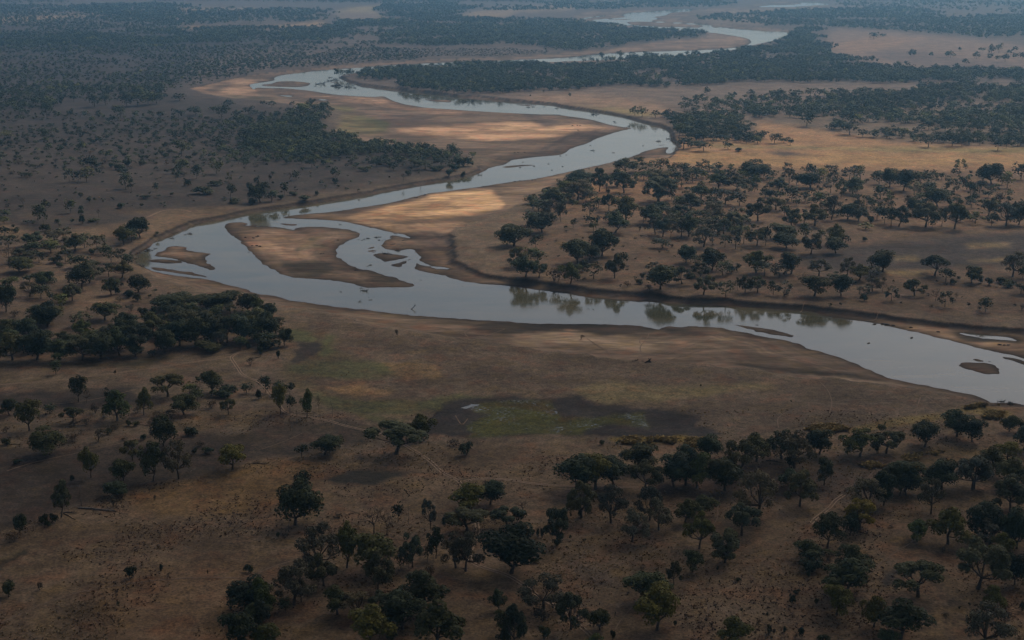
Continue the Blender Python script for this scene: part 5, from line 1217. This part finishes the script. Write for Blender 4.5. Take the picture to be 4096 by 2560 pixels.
# shallow open pool at the head of the marsh
pp = np.array(P("12 1892 822 1930 800 1960 795 1990 785 2060 790 2120 797 2090 812 2040 822 2000 836 1975 840 1930 828")); wx_, wy_ = unproject(pp[:, 0], pp[:, 1], -1.05)
pw = chaikin(np.stack([wx_, wy_], 1), 2); cxy = pw.mean(0)
Vp = np.concatenate([[[*cxy, -1.05]], np.column_stack([pw, np.full(len(pw), -1.05)])]); me = bpy.data.meshes.new('pool')
me.from_pydata([tuple(q) for q in Vp], [], [(0, i + 1, (i + 1) % len(pw) + 1) for i in range(len(pw))]); me.materials.append(M_WATER)
tag(link('pool', me), kind='structure')

# ---------------------------------------------------------------- animals
def skin_mesh(name, vs_l, edges, mat, sub=1):
    me = bpy.data.meshes.new(name); me.from_pydata([v[:3] for v in vs_l], edges, [])
    ob = bpy.data.objects.new(name, me); C.objects.link(ob)
    sk = ob.modifiers.new('s', 'SKIN'); sl = me.skin_vertices[0].data
    for i, v in enumerate(vs_l): sl[i].radius = (v[3], v[4] if len(v) > 4 else v[3])
    sl[0].use_root = True
    ss = ob.modifiers.new('u', 'SUBSURF'); ss.levels = sub; ss.render_levels = sub
    dg = bpy.context.evaluated_depsgraph_get(); out = bpy.data.meshes.new_from_object(ob.evaluated_get(dg))
    bpy.data.objects.remove(ob); out.name = name; out.materials.clear(); out.materials.append(mat)
    for p_ in out.polygons: p_.use_smooth = True
    return out
M_HIPPO = plain_mat('hippo_hide', (.050, .038, .040), .5, .8); M_ELE = plain_mat('elephant_hide', (.050, .044, .040), .8, .8)
M_IMP = plain_mat('antelope_coat', (.16, .085, .045), .8, .5); M_IVORY = plain_mat('ivory', (.5, .46, .38), .5, .5)
hippo = skin_mesh('hippo', [(0, 0, .62, .50, .46), (-.75, 0, .66, .52, .50), (-1.25, 0, .62, .32, .34), (.75, 0, .66, .44, .44), (1.25, 0, .72, .30, .30), (1.6, 0, .68, .26, .24), (1.95, 0, .55, .28, .20),
   (-.95, .32, .35, .15), (-.95, .34, .05, .12), (-.95, -.32, .35, .15), (-.95, -.34, .05, .12), (.7, .30, .35, .14), (.7, .32, .05, .11), (.7, -.30, .35, .14), (.7, -.32, .05, .11),
   (1.35, .2, 1.0, .05), (1.35, -.2, 1.0, .05)],
   [(0, 1), (1, 2), (0, 3), (3, 4), (4, 5), (5, 6), (1, 7), (7, 8), (1, 9), (9, 10), (3, 11), (11, 12), (3, 13), (13, 14), (4, 15), (4, 16)], M_HIPPO)
HP = """32 1080 36 1115 42 1142 46 1185 51 1010 38 1352 72 1612 116 2232 241 2268 241 2192 237 1355 186 952 236|20 145 996 165 998 186 996 206 998 226 1000 392 1085 405 1087 420 1085 436 1087 452 1087 1042 1206 1062 1208 1086 1205
 1106 1207 526 1109 550 1111 572 1109 570 1189 620 1187 642 1189 626 1233 28 1446 56 1443 120 1441 740 1382 1240 1387 455 1478 515 1471|01 2318 733 2398 740 2385 812|11 22 722 4 729 36 818 10 813 1500 353 1594 331 1520 355|
 21 30 206 76 199 122 197 190 191 222 190 492 176 522 176 730 86 210 58 342 48 102 30 76 73 480 73 376 106 545 172|10 560 803 630 805 965 850 735 752 748 758"""
hz = []
for part in HP.split('|'):
    t = part.split(); c, r = int(t[0][0]), int(t[0][1])
    for i in range(1, len(t), 2): hz.append(TP(c, r, float(t[i]), float(t[i + 1])))
def rzone(u, v):
    if v > 330: return 'lower right river beach'
    if v > 225: return 'mid river sandbars'
    if v > 160: return 'second reach shore'
    return 'far river sandbar'
def label_pts(pts, look, word, zf):
    Z_ = {}
    for i, (u, v) in enumerate(pts): Z_.setdefault(zf(u, v), []).append(i)
    out = {}
    for z, L in Z_.items():
        L.sort(key=lambda i: -pts[i][1]); nrow = max(1, round(len(L) / 8)); per = math.ceil(len(L) / nrow)
        for r in range(nrow):
            for k, i in enumerate(sorted(L[r * per:(r + 1) * per], key=lambda i: pts[i][0])):
                out[i] = ('%s, %s from left, %s, %s' % (look(i), ORD[k], 'nearest row' if r == 0 else ORD[r] + ' row back', z), word + 's at the ' + z)
    return out
hu = np.array(hz); hx_, hy_, hz_ = place(hu[:, 0], hu[:, 1]); hl = label_pts(hz, lambda i: 'dark hippo resting', 'hippo', rzone)
rr = np.random.RandomState(3)
for i in range(len(hz)):
    o = link('hippo', hippo); o.location = (hx_[i], hy_[i], max(hz_[i] - .15, ZW - .45)); o.rotation_euler = (0, 0, (rr.rand() - .5) * 1.6 + (math.pi if rr.rand() < .5 else 0))
    o.scale = (1.0 + .25 * rr.rand(),) * 3; tag(o, hl[i][0], 'hippo', hl[i][1])
# the elephant under the tree on the right bank
eu, ev = TP(3, 1, 170, 1288); ex, ey, ez = place([eu], [ev])
E = bpy.data.objects.new('elephant', None); C.objects.link(E); E.location = (ex[0], ey[0], ez[0]); E.rotation_euler = (0, 0, -.1)
tag(E, 'grey elephant walking under a tree above the right river bank', 'elephant')
body = skin_mesh('body', [(0, 0, 2.15, .78, .80), (-.9, 0, 2.15, .72, .74), (-1.45, 0, 1.95, .45, .5), (.9, 0, 2.25, .70, .70), (1.45, 0, 2.55, .46, .46), (1.95, 0, 2.5, .42, .45), (2.3, 0, 2.0, .24, .24), (2.42, 0, 1.4, .16),
   (2.38, 0, .8, .12), (2.5, 0, .35, .09), (-1.05, .4, 1.2, .30), (-1.1, .42, .55, .22), (-1.05, .42, .06, .24), (-1.15, -.4, 1.2, .30), (-1.35, -.42, .55, .22), (-1.4, -.42, .06, .24),
   (.95, .4, 1.25, .28), (1.1, .42, .6, .21), (1.15, .42, .06, .23), (.85, -.4, 1.25, .28), (.8, -.42, .6, .21), (.75, -.42, .06, .23), (-1.75, 0, 1.4, .06), (-1.78, 0, .9, .04)],
   [(0, 1), (1, 2), (0, 3), (3, 4), (4, 5), (5, 6), (6, 7), (7, 8), (8, 9), (1, 10), (10, 11), (11, 12), (1, 13), (13, 14), (14, 15), (3, 16), (16, 17), (17, 18), (3, 19), (19, 20), (20, 21), (2, 22), (22, 23)], M_ELE)
link('body', body, E)
for s in (1, -1):
    a = np.linspace(0, 2 * math.pi, 14, endpoint=False); rim = [(1.45 - .55 + .62 * math.cos(t), s * (.62 + .22 * abs(math.sin(t * .5))), 2.35 + .75 * math.sin(t) * (1 if math.sin(t) > 0 else 1.15)) for t in a]
    V = [(1.35, s * .5, 2.5)] + rim + [(q[0], q[1] - s * .06, q[2]) for q in rim] + [(1.35, s * .44, 2.5)]; n = 14
    F = [(0, i + 1, (i + 1) % n + 1) for i in range(n)] + [(2 * n + 1, (i + 1) % n + n + 1, i + n + 1) for i in range(n)] + [(i + 1, i + n + 1, (i + 1) % n + n + 1, (i + 1) % n + 1) for i in range(n)]
    me = bpy.data.meshes.new('ear'); me.from_pydata(V, [], F); me.materials.append(M_ELE); link('ear', me, E)
    tv, tf = tube([(2.2, s * .25, 1.95), (2.5, s * .3, 1.6), (2.85, s * .28, 1.5)], [.07, .055, .02], 6); link('tusk', mesh_np('tusk', tv, tf, M_IVORY, True), E)
imp = skin_mesh('antelope', [(0, 0, .78, .17, .19), (-.42, 0, .80, .16, .18), (.38, 0, .80, .15, .18), (.62, 0, 1.05, .08), (.74, 0, 1.28, .07), (.92, 0, 1.24, .05), (-.45, .1, .45, .06), (-.5, .1, .02, .035), (-.45, -.1, .45, .06),
   (-.42, -.1, .02, .035), (.38, .1, .42, .05), (.4, .1, .02, .03), (.38, -.1, .42, .05), (.33, -.1, .02, .03), (.72, .06, 1.5, .02), (.66, .12, 1.72, .012), (.72, -.06, 1.5, .02), (.66, -.12, 1.72, .012)],
   [(0, 1), (0, 2), (2, 3), (3, 4), (4, 5), (1, 6), (6, 7), (1, 8), (8, 9), (2, 10), (10, 11), (2, 12), (12, 13), (4, 14), (14, 15), (4, 16), (16, 17)], M_IMP)
AP = [TP(1, 2, *q) for q in ((1785, 722), (2275, 684), (2375, 682), (1470, 908), (1690, 908), (1635, 902), (1360, 985))] + [TP(2, 2, *q) for q in ((266, 709), (805, 771), (936, 756), (979, 803), (180, 560))]
AP += [TP(1, 2, *q) for q in ((878, 500), (855, 525), (810, 535), (590, 520))]
au = np.array(AP); ax_, ay_, az_ = place(au[:, 0], au[:, 1]); al = label_pts(AP, lambda i: 'small brown antelope grazing', 'antelope', lambda u, v: 'grass around the marsh')
for i in range(len(AP)):
    o = link('antelope', imp); o.location = (ax_[i], ay_[i], az_[i]); o.rotation_euler = (0, 0, rr.rand() * 6.28); o.scale = (1.15,) * 3; tag(o, al[i][0], 'antelope', al[i][1])

# ---------------------------------------------------------------- driftwood, snags in the river, fallen logs
def drift(rng, forked):
    parts = []
    if forked:
        parts.append(tube([(-.5, 0, -.15), (-.1, 0, .05), (.25, .05, .42), (.42, .1, .62)], [.05, .06, .05, .03], 6))
        for q in ((.42, .1, .95), (.62, .05, .75), (.2, .1, .72), (.6, .2, .5)): parts.append(tube([(.32, .07, .5), ((.32 + q[0]) / 2, q[1], (.5 + q[2]) / 2 + .02), q], [.03, .02, .008], 5))
    else:
        parts.append(tube([(-.5, 0, -.02), (-.1, .04 * rng.normal(), .08), (.2, .05 * rng.normal(), .10), (.5, 0, .02)], [.045, .055, .045, .03], 6))
        for _ in range(5 + rng.randint(4)):
            x0 = (rng.rand() - .5) * .8; e = np.array([x0 + rng.normal() * .25, rng.normal() * .3, .12 + .35 * rng.rand()]); m_ = np.array([x0, 0, .06])
            parts.append(tube([m_, (m_ + e) / 2 + rng.normal(size=3) * .05, e], [.03, .018, .006], 4))
            e2 = e + rng.normal(size=3) * .15; parts.append(tube([(m_ + e) / 2, e2], [.014, .005], 4))
    V, F = join(parts); return V, F
DR = [mesh_np('driftwood', *drift(rr, False), M_DRIFT, True) for _ in range(6)]; DF = mesh_np('driftwood_fork', *drift(rr, True), M_DRIFT, True)
DP = """11 1020 1252 72 978 1356 42 1085 1338 34 1065 1312 16 1110 1309 18 968 758 24 1000 772 22 1020 760 30 1062 755 42 1130 746 42 1165 742 36 1160 764 36 1190 767 20 1218 757 22 1240 890 85 1335 866 52 1160 838 18 1078 1008 42 1052 1014 24
 990 1212 34 1315 1217 20 798 1262 28 795 623 32 990 664 18 818 1194 14 705 1190 14 1560 1150 22 1950 1210 18 620 888 45 945 1044 45 1290 800 40 1400 760 50 1320 700 30 770 760 30 2110 150 50|01 1790 712 62 1745 718 28 1622 744 52 1412 858 80 1380 868 66 1465 848 38
 1340 998 55 2270 568 24 2350 876 26 1310 870 60|10 740 765 74 690 772 54 762 815 115 605 802 85 555 820 24 870 832 66 930 838 34 1530 942 44 1465 934 24 2000 972 105 2120 987 34 2310 977 18 2200 987 14 700 740 40|20 150 1022 42 300 1018 24 420 1033 38 785 1090 70
 965 1157 28 975 1170 24 1380 1345 52 1490 1315 70 760 1432 42 960 1452 28 1100 1200 30 200 1018 30|21 880 38 18 240 172 14 1340 1362 18 725 1423 24 765 1428 24 900 1406 16 1940 1461 20|32 2200 770 66 2285 790 70 2095 398 26 465 50 22 290 157 14 640 329 14 300 380 0|22 1160 388 54 2310 54 34"""
dps = []
for part in DP.split('|'):
    t = part.split(); c, r = int(t[0][0]), int(t[0][1])
    for i in range(1, len(t) - 1, 3):
        if float(t[i + 2]) > 0: dps.append((*TP(c, r, float(t[i]), float(t[i + 1])), float(t[i + 2]) / 9.449))
du = np.array(dps); dx_, dy_, dz_ = place(du[:, 0], du[:, 1]); _, _, dd_ = project(dx_, dy_, dz_)
dl_ = label_pts([(q[0], q[1]) for q in dps], lambda i: 'dark branching driftwood', 'snag', lambda u, v: 'lower river' if v > 330 else 'western river bend' if u < 240 and v > 200 else 'split river arms' if v > 205 else 'upstream reach')
for i in range(len(dps)):
    L = max(du[i, 2] * dd_[i] / FPX * 1.15, 2.0)
    o = link('driftwood', DR[i % 6]); o.location = (dx_[i], dy_[i], max(dz_[i], ZW - .1) - .05); o.rotation_euler = (0, 0, (rr.rand() - .5) * .9); o.scale = (L, L * .7, L * .75); tag(o, dl_[i][0], 'driftwood', dl_[i][1])
fu, fv = TP(1, 1, 1478, 1424); fx, fy, fz = place([fu], [fv])
o = link('driftwood', DF); o.location = (fx[0], fy[0], ZW - .1); o.scale = (6.2, 6.2, 5.6); tag(o, 'forked dead branch leaning out of the water near the south shore', 'driftwood')
su, sv = TP(2, 2, 1290, 402); sx, sy, sz = place([su], [sv])
st = [tube([(-3.6, -.4, .1), (-1.8, -.1, .7), (.4, 0, 1.5), (1.2, 0, 2.6)], [.35, .6, .9, .75], 8), tube([(.2, 0, 1.0), (1.6, 0, .8), (3.0, .1, .1)], [.8, .6, .25], 7)]
for a in range(7):
    t = a * .9; st.append(tube([(1.0, 0, 2.2), (1.0 + .9 * math.cos(t), .8 * math.sin(t), 3.1 + .4 * math.cos(2 * t)), (1.0 + 1.5 * math.cos(t), 1.3 * math.sin(t), 3.7 + .5 * math.sin(3 * t))], [.35, .2, .06], 5))
V, F = join(st); o = link('uprooted_stump', mesh_np('uprooted_stump', V, F, M_DRIFT, True)); o.location = (sx[0], sy[0], sz[0] - .1); o.scale = (.95,) * 3
tag(o, 'black uprooted tree stump with roots in the air on the sandy point', 'stump')
LOGS = [("03 740 268", "03 1110 300", .9, 'charred fallen trunk below the pale dead snag, lower left', 1), ("03 595 312", "03 745 312", .5, 'thin fallen branch left of the charred trunk, lower left', 0),
 ("03 600 320", "03 720 378", .4, 'forked fallen branch beside the tall thin tree, lower left', 0), ("12 430 884", "12 560 880", .35, 'thin log between the olive trees and the dirt track', 0),
 ("12 575 916", "12 655 902", .35, 'thin grey log just above the dirt track', 0), ("12 -30 1355", "12 105 1362", .6, 'dark fallen trunk beside the leaning tree, left centre', 0),
 ("12 230 915", "12 290 940", .35, 'short pale log left of the bare snag by the track', 0), ("33 842 490", "33 940 510", .45, 'dark log lying right of the yellowing tree, lower right', 0),
 ("23 690 345", "23 780 300", .3, 'slender fallen branch beside a grey green tree, bottom centre', 0), ("02 1270 990", "02 1450 1000", .3, 'thin dark log among bushes on the burnt ground', 0),
 ("32 -20 1330", "32 130 1345", .5, 'dark fallen trunk beneath trees, near plain at right', 0), ("02 100 1175", "02 220 1180", .3, 'thin log beside a low bush at the left edge', 0),
 ("02 1800 1430", "02 1855 1405", .25, 'pale broken branches on burnt ground left of centre', 0), ("03 650 275", "03 740 230", .25, 'pale branch leaning by the dead snag, lower left', 0)]
for a, b, r_, lab, ex_ in LOGS:
    q = np.array(P(a) + P(b)); x, y, z = place(q[:, 0], q[:, 1]); p0 = np.array([x[0], y[0], z[0]]); p1 = np.array([x[1], y[1], z[1]]); dv = p1 - p0
    parts = [tube([(0, 0, r_ * .6), dv * .35 + (0, .4, r_ * .8), dv * .7 + (0, -.3, r_ * .6), dv + (0, 0, r_ * .3)], [r_ * .6, r_ * .55, r_ * .4, r_ * .15], 6)]
    for k in range(5 + 6 * ex_):
        f = .2 + .75 * rr.rand(); e = dv * min(f + .12, 1.05) + np.array([rr.normal() * 1.2, rr.normal() * 1.6, .3 + rr.rand() * 1.0]); parts.append(tube([dv * f + (0, 0, r_ * .6), e], [r_ * .25, r_ * .06], 4))
    V, F = join(parts); o = link('fallen_log', mesh_np('fallen_log', V, F, M_DEAD if 'pale' in lab or 'grey log' in lab else M_DRIFT, True)); o.location = p0 - (0, 0, .1); tag(o, lab, 'log')

# ---------------------------------------------------------------- grass: straw tufts on the near plain, yellow reeds by the marsh
def tufts(name, xs, ys, hs, cols, lab, cat):
    n = len(xs); zs = terrain(xs, ys)[0]; V, F, T = [], [], []
    r = np.random.RandomState(len(xs))
    for k in range(3):
        th = r.rand(n) * math.pi; ln = r.normal(size=(n, 2)) * .9
        dx, dy = np.cos(th) * hs * .55, np.sin(th) * hs * .55
        a = np.stack([xs - dx * .5, ys - dy * .5, zs - .08], 1); b = np.stack([xs + dx * .5, ys + dy * .5, zs - .08], 1)
        c = np.stack([xs + dx + ln[:, 0] * hs, ys + dy + ln[:, 1] * hs, zs + hs * (.7 + .3 * r.rand(n))], 1); d = np.stack([xs - dx + ln[:, 0] * hs, ys - dy + ln[:, 1] * hs, zs + hs], 1)
        V.append(np.stack([a, b, c, d], 1).reshape(-1, 3)); T.append(np.repeat(cols[:, None], 4, 1).reshape(-1, 3))
    V = np.concatenate(V); T = np.concatenate(T); F = np.arange(len(V)).reshape(-1, 4)
    o = link(name, mesh_np(name, V, F, M_FAR, False, {'tint': ('FLOAT_COLOR', np.concatenate([T, np.ones((len(T), 1))], 1))})); tag(o, lab, cat, kind='stuff')
r = np.random.RandomState(12); n = 70000
tv_ = 410 + 260 * r.rand(n) ** 1.0; tu_ = -60 + 1150 * r.rand(n); xs, ys = unproject(tu_, tv_, 0)
g = fbm(xs, ys, 38, 120, 4); k = (g + .25 * r.rand(n)) > .675; xs, ys, g = xs[k], ys[k], g[k]
burnt = sample(IMG_PLAIN, *project(xs, ys, np.zeros_like(xs))[:2]).mean(1) ; k = burnt > .066; xs, ys, g, burnt = xs[k], ys[k], g[k], burnt[k]
kind_ = fbm(xs, ys, 55, 140, 3) + .15 * r.rand(len(xs)); pal = np.array([(.090, .062, .045), (.150, .090, .056), (.22, .155, .085), (.27, .205, .11)])
cols = pal[np.clip(((kind_ - .32) * 9).astype(int), 0, 3)] * (.75 + .5 * r.rand(len(xs), 1))
tufts('dry_grass', xs, ys, .18 + .6 * r.rand(len(xs)) ** 2, cols, 'tufts of dry straw and rusty grass scattered over the near plain', 'grass')
rx, ry = [], []
for s, cnt in (("22 890 1165 900 1125 1150 1110 1550 1118 1540 1170 1350 1190 1000 1165", 800), ("22 1620 1170 1650 1125 1850 1125 1840 1190 1700 1200", 420), ("32 340 1050 450 1000 650 985 780 1040 560 1060", 900), ("32 2040 920 2080 860 2230 870 2180 935", 500),
               ("32 880 1370 1050 1340 1100 1380 950 1400", 300), ("32 1180 1370 1300 1270 1650 1240 1700 1270 1400 1330", 260), ("32 1400 1420 1500 1350 1580 1360 1480 1430", 300), ("32 1840 830 2000 790 2200 800 1950 830", 400)):
    q = np.array(P(s)); uu_ = q[:, 0].min() + np.ptp(q[:, 0]) * r.rand(cnt * 2); vv_ = q[:, 1].min() + np.ptp(q[:, 1]) * r.rand(cnt * 2); m_ = inpoly(uu_, vv_, q); x, y = unproject(uu_[m_], vv_[m_], 0)
    m_ = fbm(x, y, 9, 150, 2) > .42; rx.append(x[m_]); ry.append(y[m_])
rx, ry = np.concatenate(rx), np.concatenate(ry)
tufts('yellow_reeds', rx, ry, .8 + 1.1 * r.rand(len(rx)), np.array([(.34, .25, .09)]) * (.6 + .7 * r.rand(len(rx), 1)), 'clumps of tall yellow reeds along the marsh edge', 'reeds')
def shade_cloud():
    """unseen vapour mass added above the frame to shade the near plain"""
    m = bpy.data.materials.new('shade_cloud_vapour'); m.use_nodes = True
    nt = m.node_tree; nt.nodes.clear()
    o = nt.nodes.new('ShaderNodeOutputMaterial'); v = nt.nodes.new('ShaderNodeVolumePrincipled')
    v.inputs['Color'].default_value = (.9, .92, .95, 1); v.inputs['Density'].default_value = SHADE_CLOUD_DENSITY
    nt.links.new(v.outputs[0], o.inputs['Volume'])
    n, k = 96, 40
    cx, cy, cz = SHADE_CLOUD_C; rx, ry, rz = SHADE_CLOUD_R
    th = np.linspace(0, 2 * np.pi, n, endpoint=False); ph = np.linspace(.06, np.pi - .06, k)
    T_, P_ = np.meshgrid(th, ph)
    x = np.cos(T_) * np.sin(P_); y = np.sin(T_) * np.sin(P_); z = np.cos(P_)
    x0, y0 = cx + x * rx, cy + y * ry
    bump = 1 + (fbm(x0.ravel() + z.ravel() * 900, y0.ravel(), 900, 77, 4).reshape(x.shape) - .5) * .55
    V = np.stack([cx + x * rx * bump, cy + y * ry * bump, cz + z * rz * (1 + (bump - 1) * 1.5)], -1).reshape(-1, 3)
    idx = np.arange(k * n).reshape(k, n); r = np.roll(idx, -1, 1)
    F = np.stack([idx[:-1], idx[1:], r[1:], r[:-1]], -1).reshape(-1, 4)
    caps = []
    V = np.concatenate([V, [[cx, cy, cz + rz * 1.02], [cx, cy, cz - rz * 1.02]]])
    a, b = len(V) - 2, len(V) - 1
    me = bpy.data.meshes.new('shade_cloud')
    faces = [tuple(int(q) for q in f) for f in F] + [(a, int(idx[0, i]), int(idx[0, (i + 1) % n])) for i in range(n)] + \
            [(b, int(idx[-1, (i + 1) % n]), int(idx[-1, i])) for i in range(n)]
    me.from_pydata([tuple(q) for q in V], [], faces); me.materials.append(m)
    ob = link('shade_cloud', me); tag(ob, kind='structure')
SHADE_CLOUD_DENSITY = .0019; SHADE_CLOUD_C = (0, 0, 1300); SHADE_CLOUD_R = (5000, 2500, 420)  # out of view, placed and thinned only to dim the foreground
shade_cloud()
# ---------------------------------------------------------------- haze over the valley
def haze():
    m = bpy.data.materials.new('haze_air'); m.use_nodes = True
    nt = m.node_tree; nt.nodes.clear()
    o = nt.nodes.new('ShaderNodeOutputMaterial'); v = nt.nodes.new('ShaderNodeVolumePrincipled')
    v.inputs['Color'].default_value = (*HAZE_COLOR, 1); v.inputs['Density'].default_value = HAZE_DENSITY
    v.inputs['Anisotropy'].default_value = .5
    nt.links.new(v.outputs[0], o.inputs['Volume'])
    hx, y0, y1, z0, z1 = 500000.0, -4000.0, 65000.0, -9.0, 345.0
    V = [(x, y, z) for z in (z0, z1) for y in (y0, y1) for x in (-hx, hx)]
    F = [(0, 2, 3, 1), (4, 5, 7, 6), (0, 1, 5, 4), (2, 6, 7, 3), (0, 4, 6, 2), (1, 3, 7, 5)]
    ob = link('haze', mesh_np('haze', V, F, m)); tag(ob, 'thin blue haze filling the air over the whole valley', 'haze', kind='stuff')
haze()
